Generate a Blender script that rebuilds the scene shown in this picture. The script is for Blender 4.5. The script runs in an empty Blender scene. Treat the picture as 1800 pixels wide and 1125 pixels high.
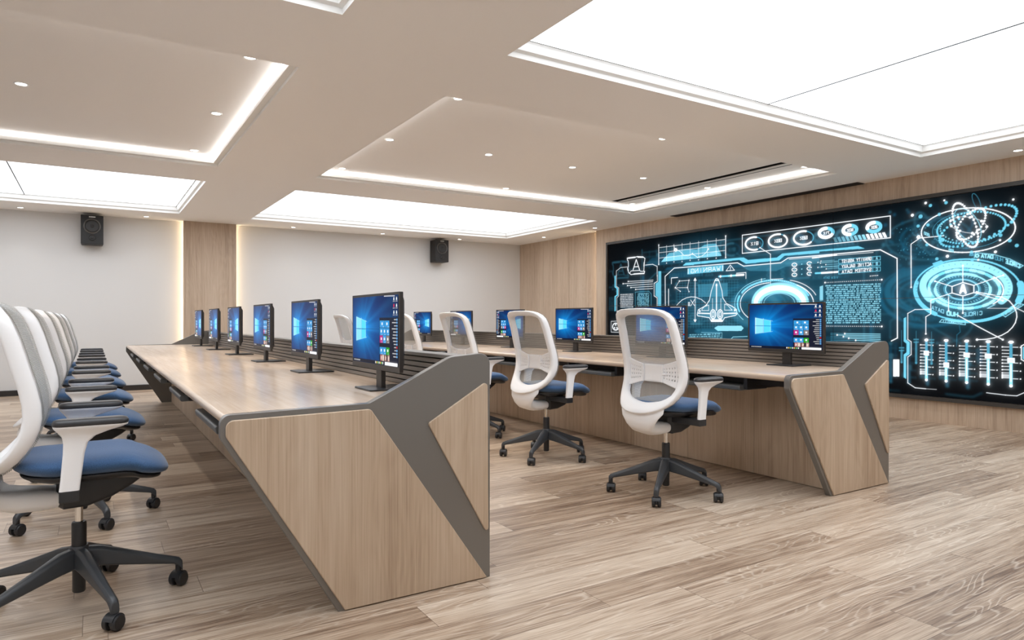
import bpy, bmesh, math, random
import numpy as np
from mathutils import Vector
# video wall line art: kind, colour, width or size, opacity, coordinates in millimetres on the display
HUD=[('G',3,0,1.25,(3541,1483,639,392)),
('G',3,0,0.75,(2389,1432,873,606)),
('G',3,0,0.7,(4640,1449,553,564)),
('G',3,0,0.8,(3849,2007,864,190)),
('G',3,0,0.9,(5858,1505,576,382)),
('G',3,0,0.6,(2164,2231,549,195)),
('G',3,0,0.22,(896,1564,601,536)),
('G',3,0,0.35,(5446,1166,356,324)),
('G',3,0,0.25,(5321,1953,365,394)),
('G',3,0,0.15,(5914,2146,471,307)),
('G',3,0,0.5,(2713,918,873,211)),
('L',2,4,0.42,(1686,1787,1686,1017)),
('L',2,4,0.42,(1745,1784,1745,1018)),
('L',2,4,0.42,(1804,1782,1804,1018)),
('L',2,4,0.42,(1862,1779,1862,1019)),
('L',2,4,0.42,(1920,1776,1920,1019)),
('L',2,4,0.42,(1977,1773,1977,1020)),
('L',2,4,0.42,(2034,1770,2034,1021)),
('L',2,4,0.42,(2090,1767,2090,1021)),
('L',2,4,0.42,(2145,1764,2145,1022)),
('L',2,4,0.42,(2200,1762,2200,1022)),
('L',2,4,0.42,(2255,1759,2255,1023)),
('L',2,4,0.42,(2309,1756,2309,1024)),
('L',2,4,0.42,(2363,1754,2363,1024)),
('L',2,4,0.42,(2416,1751,2416,1025)),
('L',2,4,0.42,(2469,1748,2469,1025)),
('L',2,4,0.42,(2521,1746,2521,1026)),
('L',2,4,0.42,(2573,1743,2573,1026)),
('L',2,4,0.42,(2624,1741,2624,1027)),
('L',2,4,0.42,(2675,1738,2675,1027)),
('L',2,4,0.42,(2725,1735,2725,1028)),
('L',2,4,0.42,(2775,1733,2775,1028)),
('L',2,4,0.42,(2825,1731,2825,1029)),
('L',2,4,0.42,(2874,1728,2874,1029)),
('L',2,4,0.42,(1686,1787,2905,1738)),
('L',2,4,0.42,(1686,1743,2905,1698)),
('L',2,4,0.42,(1686,1699,2905,1658)),
('L',2,4,0.42,(1686,1655,2905,1618)),
('L',2,4,0.42,(1686,1611,2905,1578)),
('L',2,4,0.42,(1686,1567,2905,1538)),
('L',2,4,0.42,(1686,1523,2905,1499)),
('L',2,4,0.42,(1686,1479,2905,1459)),
('L',2,4,0.42,(1686,1435,2905,1419)),
('L',2,4,0.42,(1686,1391,2905,1379)),
('L',2,4,0.42,(1686,1347,2905,1339)),
('L',2,4,0.42,(1686,1303,2905,1300)),
('L',2,4,0.42,(1686,1259,2905,1260)),
('L',2,4,0.42,(1686,1215,2905,1220)),
('L',2,4,0.42,(1686,1171,2905,1180)),
('L',2,4,0.42,(1686,1127,2905,1140)),
('L',2,4,0.42,(1686,1083,2905,1101)),
('L',2,4,0.42,(1686,1039,2905,1061)),
('P',2,0,0.45,(2125,1706,2699,1697,2699,1500,2133,1505)),
('L',0,13,1,(496,2238,697,2237,755,2245,896,2228,945,2198,927,2117,917,1986,938,1975,924,1942,697,1946,596,1942,537,1980,522,2016,510,2057,530,2095,522,2186,500,2208,496,2238)),
('L',0,26,1.0,(522,2236,697,2237)),
('L',0,22,1.0,(769,2234,896,2224)),
('L',0,22,1.0,(668,1949,924,1944)),
('L',0,22,1.0,(927,2127,921,2069)),
('L',0,22,1.0,(510,2057,522,2016)),
('L',0,10,1.0,(566,1973,596,2006,812,2003,840,1986,924,1979)),
('L',0,16,1.0,(647,2018,729,2195,812,2012)),
('L',0,13,1.0,(668,2071,783,2068)),
('L',0,8,0.8,(208,1933,208,2030,328,2084,507,2082)),
('L',0,9,0.95,(952,2084,1130,2085,1237,2043,1237,1876)),
('L',0,11,0.9,(1241,1898,1241,1791,1165,1763,1165,1553,1236,1519,1236,1329)),
('L',0,9,0.75,(210,1957,210,1752,272,1722,272,1580,220,1547,220,1274,272,1247)),
('P',1,0,0.9,(159,1946,190,1944,190,1753,255,1716,255,1587,190,1564,190,1316,159,1309,159,1576,216,1602,216,1711,159,1741)),
('P',1,0,0.75,(1264,1960,1329,1956,1329,1378,1254,1379,1254,1525,1197,1555,1197,1755,1264,1783)),
('L',0,8,0.9,(522,1826,1143,1817)),
('D',0,16,1.0,(522,1826)),
('L',0,8,0.9,(387,1792,1134,1790)),
('D',0,16,1.0,(387,1792)),
('L',0,8,0.9,(503,1753,1134,1754)),
('D',0,16,1.0,(503,1753)),
('L',0,8,0.9,(591,1716,1134,1716)),
('D',0,16,1.0,(591,1716)),
('L',0,8,0.9,(713,1678,1134,1677)),
('D',0,16,1.0,(713,1678)),
('R',0,8,0.75,(306,1615,649,1614,306,1369,649,1366,3)),
('R',4,12,0.8,(745,1614,1044,1611,745,1388,1044,1383,4)),
('L',1,6,0.7,(707,1389,707,1632,961,1636,1044,1633,1094,1587,1094,1395)),
('L',0,8,0.8,(65,1127,363,1135,363,929,65,931,65,1127)),
('E',0,14,0.9,(190,1031,84,1,0,-61,0,360,0)),
('D',0,22,1.0,(190,1063,159,1008,225,1009)),
('L',0,12,1.0,(1274,2395,1274,2073)),
('D',0,15,1.0,(1274,2395,1274,2073)),
('L',0,13,1.0,(2661,2397,2661,2075)),
('D',0,16,1.0,(2661,2397,2661,2075)),
('P',1,0,0.6,(1329,2109,1510,2243,1618,2243,1686,2274,1870,2275,2094,2246,2278,2309,2202,2293,2323,2310,2485,2301,2571,2144,2585,2109)),
('P',4,0,0.55,(1329,2109,1420,2185,1809,2181,2048,2117,2278,2151,2485,2197,2585,2109)),
('L',0,7,0.85,(1290,2351,2649,2347)),
('L',0,7,0.85,(1290,2266,2649,2265)),
('L',0,7,0.85,(1290,2176,2649,2184)),
('L',0,7,0.75,(1453,2369,1453,2119)),
('D',0,13,0.9,(1453,2081)),
('L',0,7,0.75,(1618,2372,1618,2127)),
('D',0,13,0.9,(1618,2091)),
('L',0,7,0.75,(1794,2373,1794,2118)),
('D',0,13,0.9,(1794,2082)),
('L',0,7,0.75,(1965,2375,1965,2125)),
('D',0,13,0.9,(1965,2089)),
('L',0,7,0.75,(2138,2371,2138,2119)),
('D',0,13,0.9,(2138,2083)),
('L',0,7,0.75,(2311,2375,2311,2123)),
('D',0,13,0.9,(2311,2088)),
('L',0,7,0.75,(2482,2380,2482,2117)),
('D',0,13,0.9,(2482,2083)),
('L',2,3,0.5,(1329,2365,1329,2224)),
('L',2,3,0.5,(1378,2365,1378,2224)),
('L',2,3,0.5,(1427,2364,1427,2224)),
('L',2,3,0.5,(1475,2364,1475,2224)),
('L',2,3,0.5,(1523,2364,1523,2224)),
('L',2,3,0.5,(1570,2363,1570,2225)),
('L',2,3,0.5,(1618,2363,1618,2225)),
('L',2,3,0.5,(1664,2363,1664,2225)),
('L',2,3,0.5,(1711,2363,1711,2225)),
('L',2,3,0.5,(1757,2362,1757,2225)),
('L',2,3,0.5,(1803,2362,1803,2226)),
('L',2,3,0.5,(1848,2362,1848,2226)),
('L',2,3,0.5,(1894,2361,1894,2226)),
('L',2,3,0.5,(1938,2361,1938,2226)),
('L',2,3,0.5,(1983,2361,1983,2226)),
('L',2,3,0.5,(2027,2361,2027,2227)),
('L',2,3,0.5,(2071,2360,2071,2227)),
('L',2,3,0.5,(2115,2360,2115,2227)),
('L',2,3,0.5,(2158,2360,2158,2227)),
('L',2,3,0.5,(2201,2359,2201,2227)),
('L',2,3,0.5,(2244,2359,2244,2228)),
('L',2,3,0.5,(2286,2359,2286,2228)),
('L',2,3,0.5,(2328,2359,2328,2228)),
('L',2,3,0.5,(2370,2358,2370,2228)),
('L',2,3,0.5,(2411,2358,2411,2228)),
('L',2,3,0.5,(2453,2358,2453,2228)),
('L',2,3,0.5,(2494,2358,2494,2229)),
('L',2,3,0.5,(2534,2357,2534,2229)),
('L',2,3,0.5,(2575,2357,2575,2229)),
('L',2,3,0.5,(2615,2357,2615,2229)),
('L',2,3,0.5,(1303,2336,2649,2333)),
('L',2,3,0.5,(1303,2313,2649,2312)),
('L',2,3,0.5,(1303,2290,2649,2292)),
('L',2,3,0.5,(1303,2268,2649,2272)),
('L',2,3,0.5,(1303,2245,2649,2251)),
('L',2,3,0.5,(1303,2222,2649,2231)),
('L',2,3,0.5,(1303,2200,2649,2211)),
('L',0,10,0.8,(1615,2363,1636,2292,1748,2250,1833,2179,1930,2162,2013,2187,2118,2125,2210,2139,2278,2178,2330,2234)),
('E',0,12,1.0,(1655,2281,28,-3,0,-19,0,360,0)),
('D',0,20,1.0,(2013,2187)),
('D',0,20,1.0,(2330,2234)),
('L',0,13,1.0,(1428,1173,1420,1866,1624,1989,2278,1984,2878,1983,2986,1928,3604,1931,3716,1987,4180,1984,4970,1987,5167,1869,5171,940,5101,903)),
('P',1,0,0.95,(1809,2020,1890,2055,2905,2056,2986,2052,3065,2010,3544,2008,3628,2056,4180,2054,4698,2057,4780,2019,4180,2036,4180,2014,3663,2022,3580,1966,3026,1959,2912,2022,1825,2016)),
('P',1,0,0.9,(1809,2017,1870,2054,2001,2053,2048,2010)),
('P',2,0,0.3,(2851,1976,2986,1917,3604,1923,3722,1976,4180,1970,4180,1882,3675,1871,3532,1823,3091,1850,2959,1919)),
('P',1,0,0.75,(1914,1965,2621,1970,2621,1880,1909,1869)),
('T',0,9,1.0,(2557,1893,1957,1887,59,'WARNING')),
('L',0,12,1.0,(1925,1953,1925,1881)),
('L',0,12,1.0,(2607,1960,2607,1886)),
('L',0,9,1,(2747,1961,2670,1879,2823,1878,2747,1961)),
('L',0,10,1.0,(2747,1930,2747,1903)),
('D',0,8,1.0,(2747,1890)),
('L',1,30,1.0,(2535,1803,2713,1801)),
('L',4,30,1.0,(2713,1801,2851,1801)),
('L',0,36,1.0,(2858,1804,2986,1802)),
('D',0,26,1.0,(2564,1801,2761,1801)),
('L',0,9,1.0,(2858,1832,3026,1833,3026,1745)),
('L',0,11,1,(2963,2378,2963,2114,5089,2120,5089,2377,2963,2378)),
('E',2,11,0.8,(3169,2237,149,-7,0,91,0,360,0)),
('E',0,22,1,(3169,2237,149,-7,0,91,75,290,0)),
('E',2,11,0.8,(3558,2237,148,-7,0,90,0,360,0)),
('E',0,22,1,(3558,2237,148,-7,0,90,75,290,0)),
('E',2,11,0.8,(3951,2235,145,-8,0,90,0,360,0)),
('E',0,22,1,(3951,2235,145,-8,0,90,75,290,0)),
('E',0,20,1,(3558,2237,147,-7,0,90,-75,50,0)),
('E',0,18,1,(3951,2235,145,-8,0,90,-90,-40,0)),
('E',1,40,1,(4272,2268,93,-3,0,57,0,360,0)),
('E',0,42,1,(4272,2268,93,-3,0,57,88,330,0)),
('E',1,40,1,(4589,2268,87,-3,0,55,0,360,0)),
('E',0,42,1,(4589,2268,87,-3,0,55,88,270,0)),
('E',1,40,1,(4892,2268,81,-2,0,54,0,360,0)),
('E',0,42,1,(4892,2268,81,-2,0,54,88,190,0)),
('T',0,10,1.0,(3235,2215,3103,2215,41,'81%')),
('T',0,10,1.0,(3617,2219,3494,2218,38,'88%')),
('T',0,10,1.0,(4005,2217,3891,2217,38,'68%')),
('T',0,10,1.0,(4319,2251,4232,2249,31,'71%')),
('T',0,10,1.0,(4630,2252,4548,2250,30,'60%')),
('T',0,10,1.0,(4930,2253,4854,2251,29,'20%')),
('P',4,0,0.25,(4392,2133,4431,2133,4400,2197,4363,2195)),
('P',4,0,0.33999999999999997,(4447,2132,4485,2132,4455,2197,4419,2195)),
('P',4,0,0.43,(4502,2132,4540,2132,4510,2196,4473,2194)),
('P',4,0,0.52,(4555,2132,4593,2132,4563,2196,4528,2194)),
('P',4,0,0.61,(4609,2132,4646,2132,4617,2195,4581,2193)),
('P',4,0,0.7,(4662,2132,4698,2132,4669,2194,4634,2193)),
('P',4,0,0.79,(4714,2131,4750,2131,4721,2194,4687,2192)),
('P',4,0,0.88,(4765,2131,4801,2131,4773,2193,4739,2191)),
('P',0,0,0.97,(4817,2131,4852,2131,4824,2193,4790,2191)),
('P',0,0,1,(4867,2131,4902,2131,4875,2192,4841,2190)),
('P',0,0,1,(4917,2131,4952,2131,4924,2192,4891,2190)),
('P',0,0,1,(4967,2130,5001,2130,4974,2191,4941,2189)),
('P',0,0,1,(5016,2130,5050,2130,5023,2191,4990,2189)),
('L',0,9,1.0,(3265,2170,3440,2063,3440,1534)),
('D',0,14,1.0,(3265,2170)),
('E',0,7,0.9,(3815,1889,36,-2,0,-23,0,360,0)),
('T',4,4,0.7,(3831,1880,3798,1882,15,'00')),
('E',0,7,0.9,(3815,1823,36,-2,0,-23,0,360,0)),
('T',4,4,0.7,(3831,1814,3798,1816,15,'00')),
('E',0,7,0.9,(3815,1755,36,-2,0,-23,0,360,0)),
('T',4,4,0.7,(3831,1746,3798,1748,15,'00')),
('E',0,7,0.9,(4039,1889,35,-3,0,-23,60,330,0)),
('T',4,4,0.7,(4055,1880,4024,1882,15,'00')),
('E',0,7,0.9,(4039,1824,35,-2,0,-23,60,330,0)),
('T',4,4,0.7,(4055,1815,4024,1817,15,'00')),
('E',0,7,0.9,(4039,1757,35,-2,0,-22,60,330,0)),
('T',4,4,0.7,(4055,1748,4024,1750,15,'00')),
('D',4,12,0.9,(3926,1890,3926,1824,3926,1756)),
('L',0,6,0.85,(3734,1968,4883,1964)),
('L',0,22,1.0,(4083,1961,4410,1972)),
('L',4,5,0.8,(4159,1896,4431,1895)),
('D',0,10,1.0,(4159,1896)),
('L',4,5,0.8,(4196,1883,4431,1882)),
('D',0,10,1.0,(4196,1883)),
('L',4,5,0.8,(4202,1910,4380,1909)),
('D',0,10,1.0,(4202,1910)),
('L',4,5,0.8,(4270,1859,4431,1857)),
('D',0,10,1.0,(4270,1859)),
('L',4,5,0.8,(4159,1831,4431,1834)),
('D',0,10,1.0,(4159,1831)),
('L',4,5,0.8,(4212,1835,4431,1822)),
('D',0,10,1.0,(4212,1835)),
('L',4,5,0.8,(4276,1804,4431,1805)),
('D',0,10,1.0,(4276,1804)),
('L',1,7,0.95,(4441,1911,4970,1911,4970,1866,4441,1861,4441,1911)),
('L',1,7,0.95,(4878,1910,4878,1864)),
('T',0,8,1.0,(4860,1874,4476,1866,36,'GRAVITY ASSIST')),
('T',4,7,1.0,(4936,1876,4913,1878,27,'A')),
('L',1,7,0.95,(4441,1845,4970,1846,4970,1801,4441,1795,4441,1845)),
('L',1,7,0.95,(4878,1844,4878,1798)),
('T',0,8,1.0,(4860,1808,4476,1800,36,'ACTIVE GALAXY')),
('T',4,7,1.0,(4936,1810,4913,1812,28,'B')),
('L',1,7,0.95,(4441,1779,4970,1781,4970,1735,4441,1729,4441,1779)),
('L',1,7,0.95,(4878,1778,4878,1732)),
('T',0,8,1.0,(4860,1742,4476,1734,36,'SYSTEM DATA')),
('T',4,7,1.0,(4936,1745,4913,1746,27,'C')),
('L',1,28,1.0,(4126,1757,4297,1755)),
('L',0,28,1.0,(4212,1756,4426,1756)),
('T',2,6,0.8,(4431,1675,4233,1681,24,'VIEW DATA')),
('D',0,7,0.95,(4260,1629)),
('D',0,7,0.95,(4260,1073)),
('D',0,7,0.95,(4287,1629)),
('D',0,7,0.95,(4287,1073)),
('D',0,7,0.95,(4313,1629)),
('D',0,7,0.95,(4313,1073)),
('D',0,7,0.95,(4340,1629)),
('D',0,7,0.95,(4340,1073)),
('D',0,7,0.95,(4366,1629)),
('D',0,7,0.95,(4366,1073)),
('D',0,7,0.95,(4393,1629)),
('D',0,7,0.95,(4393,1073)),
('D',0,7,0.95,(4419,1629)),
('D',0,7,0.95,(4419,1073)),
('D',0,7,0.95,(4445,1629)),
('D',0,7,0.95,(4445,1073)),
('D',0,7,0.95,(4471,1629)),
('D',0,7,0.95,(4471,1073)),
('D',0,7,0.95,(4496,1629)),
('D',0,7,0.95,(4496,1073)),
('D',0,7,0.95,(4522,1629)),
('D',0,7,0.95,(4522,1073)),
('D',0,7,0.95,(4547,1629)),
('D',0,7,0.95,(4547,1073)),
('D',0,7,0.95,(4573,1629)),
('D',0,7,0.95,(4573,1073)),
('D',0,7,0.95,(4598,1629)),
('D',0,7,0.95,(4598,1073)),
('D',0,7,0.95,(4623,1629)),
('D',0,7,0.95,(4623,1073)),
('D',0,7,0.95,(4648,1629)),
('D',0,7,0.95,(4648,1074)),
('D',0,7,0.95,(4673,1629)),
('D',0,7,0.95,(4673,1074)),
('D',0,7,0.95,(4697,1629)),
('D',0,7,0.95,(4697,1074)),
('D',0,7,0.95,(4722,1629)),
('D',0,7,0.95,(4722,1074)),
('D',0,7,0.95,(4746,1629)),
('D',0,7,0.95,(4746,1074)),
('D',0,7,0.95,(4771,1629)),
('D',0,7,0.95,(4771,1074)),
('D',0,7,0.95,(4795,1629)),
('D',0,7,0.95,(4795,1074)),
('D',0,7,0.95,(4819,1629)),
('D',0,7,0.95,(4819,1074)),
('D',0,7,0.95,(4843,1629)),
('D',0,7,0.95,(4843,1074)),
('D',0,7,0.95,(4867,1629)),
('D',0,7,0.95,(4867,1074)),
('D',0,7,0.95,(4890,1629)),
('D',0,7,0.95,(4890,1074)),
('D',0,7,0.95,(4914,1629)),
('D',0,7,0.95,(4914,1074)),
('D',0,7,0.95,(4938,1629)),
('D',0,7,0.95,(4938,1074)),
('D',0,7,0.95,(4961,1629)),
('D',0,7,0.95,(4961,1074)),
('D',0,7,0.95,(4984,1629)),
('D',0,7,0.95,(4984,1074)),
('D',0,16,1.0,(4260,1629,4986,1629,4260,1073,4986,1074)),
('D',0,8,1.0,(4848,1680)),
('D',0,8,1.0,(4871,1681)),
('D',0,8,1.0,(4893,1682)),
('D',0,8,1.0,(4915,1682)),
('D',0,8,1.0,(4937,1683)),
('R',4,19,1.0,(4263,1600,4977,1592,4263,1102,4977,1109,7)),
('P',4,0,0.7,(4186,1581,4233,1594,4233,1403,4186,1399)),
('L',2,8,0.6,(4338,981,4522,980)),
('L',4,9,0.95,(4522,980,4970,981)),
('D',0,15,1.0,(4522,980)),
('L',2,8,0.6,(4338,964,4421,961)),
('L',4,9,0.95,(4421,961,4970,960)),
('D',0,15,1.0,(4421,961)),
('L',2,8,0.6,(4338,942,4504,941)),
('L',4,9,0.95,(4504,941,4970,940)),
('D',0,15,1.0,(4504,941)),
('L',2,8,0.6,(4338,920,4574,922)),
('L',4,9,0.95,(4574,922,4970,917)),
('D',0,15,1.0,(4574,922)),
('L',2,8,0.6,(4338,894,4664,899)),
('L',4,9,0.95,(4664,899,4970,897)),
('D',0,15,1.0,(4664,899)),
('L',4,12,1.0,(4244,851,4888,860)),
('L',0,20,1.0,(4421,853,4625,856)),
('P',2,0,0.35,(2448,1726,2470,1765,2492,1772,2521,1763,2542,1722,2593,1583,2607,1480,2670,1400,2782,1353,2858,1307,2871,1240,2837,1218,2642,1185,2600,1129,2389,1128,2352,1186,2125,1216,2110,1234,2133,1311,2293,1379,2352,1453,2389,1591)),
('L',0,11,1,(2448,1726,2470,1765,2492,1772,2521,1763,2542,1722,2593,1583,2607,1480,2670,1400,2782,1353,2858,1307,2871,1240,2837,1218,2642,1185,2600,1129,2389,1128,2352,1186,2125,1216,2110,1234,2133,1311,2293,1379,2352,1453,2389,1591,2448,1726)),
('L',0,22,0.9,(2489,1690,2489,1300)),
('D',0,24,1.0,(2489,1673)),
('L',0,8,0.8,(2411,1474,2411,1301)),
('L',0,8,0.8,(2571,1470,2571,1299)),
('L',0,8,0.9,(2352,1441,2202,1316,2202,1298,2337,1297,2337,1378,2263,1362)),
('L',0,8,0.9,(2642,1389,2642,1298,2782,1297,2699,1371,2642,1389)),
('L',0,22,0.8,(2133,1258,2352,1250)),
('L',0,22,0.8,(2628,1248,2851,1251)),
('D',0,24,1.0,(2164,1290,2830,1296)),
('E',0,10,1.0,(2422,1238,51,-1,0,69,0,360,0)),
('E',0,8,0.8,(2422,1238,22,0,0,43,0,360,0)),
('E',0,10,1.0,(2557,1237,50,0,0,68,0,360,0)),
('E',0,8,0.8,(2557,1237,21,0,0,43,0,360,0)),
('L',0,36,1.0,(2397,1146,2585,1146)),
('L',0,14,1.0,(2455,1747,2528,1743)),
('L',0,10,1.0,(2068,1768,2068,1146)),
('P',0,0,1.0,(2068,1810,2037,1764,2099,1761)),
('P',0,0,1.0,(2068,1114,2037,1157,2099,1157)),
('L',0,9,1.0,(1678,1390,1793,1467,1890,1500,1985,1512,2079,1505,2187,1469,2278,1408)),
('L',0,7,0.85,(1645,1669,1736,1773)),
('D',0,13,1.0,(1645,1669,1736,1773)),
('L',0,7,0.85,(1645,1669,1910,1662)),
('D',0,13,1.0,(1645,1669,1910,1662)),
('L',0,7,0.85,(1645,1669,1757,1608)),
('D',0,13,1.0,(1645,1669,1757,1608)),
('L',0,7,0.85,(1910,1662,1942,1595)),
('D',0,13,1.0,(1910,1662,1942,1595)),
('L',0,7,0.85,(1942,1775,1910,1662)),
('D',0,13,1.0,(1942,1775,1910,1662)),
('L',0,7,0.85,(1736,1773,1942,1775)),
('D',0,13,1.0,(1736,1773,1942,1775)),
('L',0,9,1.0,(1977,1462,2056,1377)),
('L',0,9,1.0,(2056,1466,1977,1373)),
('T',0,10,1.0,(1957,1379,1918,1380,45,'8')),
('L',0,11,1.0,(1561,1738,1561,1831,1703,1833)),
('L',0,13,1.0,(1498,1654,1498,1375)),
('P',4,0,0.85,(2444,1028,2515,1063,2945,1067,2986,1033,2945,992,2515,986)),
('R',4,3,0.8,(1941,930,2564,958,1941,840,2585,864,9)),
('L',4,6,0.8,(2187,958,2593,958,2593,862)),
('L',4,9,1.0,(2734,848,2796,900,3052,913)),
('L',4,9,1.0,(2660,841,3118,845)),
('E',4,150,0.35,(3577,1373,382,-8,0,218,0,360,0)),
('E',4,105,0.6,(3577,1373,382,-8,0,218,0,360,0)),
('E',0,66,1,(3577,1373,382,-8,0,218,0,360,0)),
('E',4,12,0.7,(3577,1373,289,-6,0,164,0,360,0)),
('E',4,8,0.6,(3577,1373,246,-5,0,140,0,360,0)),
('E',1,26,0.9,(3468,1375,590,-12,0,323,20,150,0)),
('E',1,26,0.9,(3468,1375,590,-12,0,323,160,200,0)),
('E',0,10,0.8,(3468,1375,541,-11,0,292,95,260,0)),
('E',4,8,0.8,(3468,1375,640,-13,0,355,100,220,0)),
('E',0,10,0.9,(3604,1372,495,-10,0,288,5,60,0)),
('E',0,8,0.7,(3604,1372,560,-11,0,327,20,75,0)),
('D',0,6,0.8,(3996,1518)),
('D',0,6,0.8,(3980,1533)),
('D',0,6,0.8,(3963,1548)),
('D',0,6,0.8,(3945,1562)),
('D',0,6,0.8,(3925,1576)),
('D',0,6,0.8,(3904,1589)),
('D',0,6,0.8,(3881,1602)),
('D',0,6,0.8,(3858,1614)),
('D',0,6,0.8,(3833,1625)),
('D',0,6,0.8,(3807,1636)),
('D',0,6,0.8,(3780,1646)),
('D',0,6,0.8,(3753,1655)),
('D',0,6,0.8,(3724,1663)),
('D',0,6,0.8,(3694,1671)),
('D',0,6,0.8,(3664,1677)),
('D',0,6,0.8,(3633,1683)),
('D',0,6,0.8,(3602,1688)),
('D',0,6,0.8,(3570,1692)),
('D',0,6,0.8,(3538,1695)),
('D',0,6,0.8,(3506,1696)),
('D',0,6,0.8,(3473,1697)),
('D',0,6,0.8,(3440,1697)),
('D',0,6,0.8,(3407,1696)),
('D',0,6,0.8,(3375,1694)),
('D',0,6,0.8,(3343,1691)),
('D',0,6,0.8,(3311,1686)),
('D',0,6,0.8,(3279,1681)),
('D',0,6,0.8,(3248,1675)),
('D',0,6,0.8,(3218,1668)),
('D',0,6,0.8,(3189,1659)),
('D',0,6,0.8,(3160,1650)),
('D',0,6,0.8,(3133,1640)),
('D',0,6,0.8,(3106,1629)),
('D',0,6,0.8,(3081,1617)),
('D',0,6,0.8,(3057,1604)),
('D',0,6,0.8,(3034,1591)),
('D',0,6,0.8,(3013,1576)),
('D',0,6,0.8,(2994,1561)),
('D',0,6,0.8,(2976,1546)),
('D',0,6,0.8,(2960,1529)),
('L',0,9,1.0,(3291,1731,3291,1683)),
('L',0,7,1.0,(3446,1713,3640,1710)),
('E',1,16,1,(5883,1473,524,-26,0,332,0,360,0)),
('E',1,44,1,(5881,1467,509,-25,0,320,165,235,0)),
('E',1,30,1,(5881,1467,514,-25,0,332,250,330,0)),
('E',1,60,1,(5881,1473,529,-26,0,332,-18,12,0)),
('E',4,75,0.8,(5875,1504,420,-35,11,246,-30,215,0)),
('E',4,55,0.9,(5875,1504,420,-35,11,246,60,222,0)),
('P',1,0,0.9,(5556,1783,5647,1812,5686,1783,5584,1731)),
('E',1,26,0.95,(5869,1486,349,-26,6,206,0.0,10.5,0)),
('E',4,26,0.95,(5869,1486,349,-26,6,206,13.85,24.35,0)),
('E',4,26,0.95,(5869,1486,349,-26,6,206,27.7,38.2,0)),
('E',1,26,0.95,(5869,1486,349,-26,6,206,41.55,52.05,0)),
('E',4,26,0.95,(5869,1486,349,-26,6,206,55.4,65.9,0)),
('E',4,26,0.95,(5869,1486,349,-26,6,206,69.25,79.75,0)),
('E',1,26,0.95,(5869,1486,349,-26,6,206,83.1,93.6,0)),
('E',4,26,0.95,(5869,1486,349,-26,6,206,96.95,107.45,0)),
('E',4,26,0.95,(5869,1486,349,-26,6,206,110.8,121.3,0)),
('E',1,26,0.95,(5869,1486,349,-26,6,206,124.64999999999999,135.14999999999998,0)),
('E',4,26,0.95,(5869,1486,349,-26,6,206,138.5,149.0,0)),
('E',4,26,0.95,(5869,1486,349,-26,6,206,152.35,162.85,0)),
('E',1,26,0.95,(5869,1486,349,-26,6,206,166.2,176.7,0)),
('E',4,26,0.95,(5869,1486,349,-26,6,206,180.04999999999998,190.54999999999998,0)),
('E',4,26,0.95,(5869,1486,349,-26,6,206,193.9,204.4,0)),
('E',1,26,0.95,(5869,1486,349,-26,6,206,207.75,218.25,0)),
('E',4,26,0.95,(5869,1486,349,-26,6,206,221.6,232.1,0)),
('E',4,26,0.95,(5869,1486,349,-26,6,206,235.45,245.95,0)),
('E',1,26,0.95,(5869,1486,349,-26,6,206,249.29999999999998,259.79999999999995,0)),
('E',4,26,0.95,(5869,1486,349,-26,6,206,263.15,273.65,0)),
('E',4,26,0.95,(5869,1486,349,-26,6,206,277.0,287.5,0)),
('E',1,26,0.95,(5869,1486,349,-26,6,206,290.84999999999997,301.34999999999997,0)),
('E',4,26,0.95,(5869,1486,349,-26,6,206,304.7,315.2,0)),
('E',4,26,0.95,(5869,1486,349,-26,6,206,318.55,329.05,0)),
('E',1,26,0.95,(5869,1486,349,-26,6,206,332.4,342.9,0)),
('E',4,26,0.95,(5869,1486,349,-26,6,206,346.25,356.75,0)),
('E',0,9,0.9,(5864,1480,385,-27,5,218,-40,40,0)),
('E',4,15,1,(5858,1480,272,-16,6,166,0,360,0)),
('E',4,26,1,(5858,1480,272,-16,6,166,60,125,0)),
('E',4,28,1,(5858,1480,272,-16,6,166,180,235,0)),
('E',4,24,1,(5858,1480,272,-16,6,166,330,370,0)),
('E',4,10,0.8,(5858,1480,165,-12,6,105,0,360,0)),
('E',2,7,0.8,(5858,1480,181,-13,6,114,0,360,0)),
('L',4,6,0.85,(6104,1471,6082,1471)),
('L',4,6,0.85,(6101,1490,6080,1489)),
('L',4,6,0.85,(6095,1508,6075,1506)),
('L',4,6,0.85,(6085,1527,6066,1523)),
('L',4,6,0.85,(6071,1544,6053,1539)),
('L',4,6,0.85,(6054,1561,6037,1554)),
('L',4,6,0.85,(6033,1576,6018,1568)),
('L',4,6,0.85,(6009,1590,5996,1581)),
('L',4,6,0.85,(5983,1602,5972,1592)),
('L',4,6,0.85,(5954,1612,5945,1601)),
('L',4,6,0.85,(5923,1620,5917,1608)),
('L',4,6,0.85,(5891,1625,5888,1613)),
('L',4,6,0.85,(5858,1628,5858,1616)),
('L',4,6,0.85,(5825,1629,5828,1616)),
('L',4,6,0.85,(5792,1627,5798,1614)),
('L',4,6,0.85,(5760,1622,5769,1610)),
('L',4,6,0.85,(5730,1615,5742,1604)),
('L',4,6,0.85,(5702,1606,5716,1595)),
('L',4,6,0.85,(5676,1594,5692,1584)),
('L',4,6,0.85,(5653,1580,5672,1572)),
('L',4,6,0.85,(5634,1565,5654,1557)),
('L',4,6,0.85,(5618,1548,5640,1542)),
('L',4,6,0.85,(5607,1529,5630,1525)),
('L',4,6,0.85,(5600,1510,5624,1507)),
('L',4,6,0.85,(5598,1490,5622,1489)),
('L',4,6,0.85,(5600,1470,5624,1471)),
('L',4,6,0.85,(5607,1450,5630,1453)),
('L',4,6,0.85,(5618,1431,5640,1435)),
('L',4,6,0.85,(5634,1413,5654,1418)),
('L',4,6,0.85,(5653,1396,5672,1403)),
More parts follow.
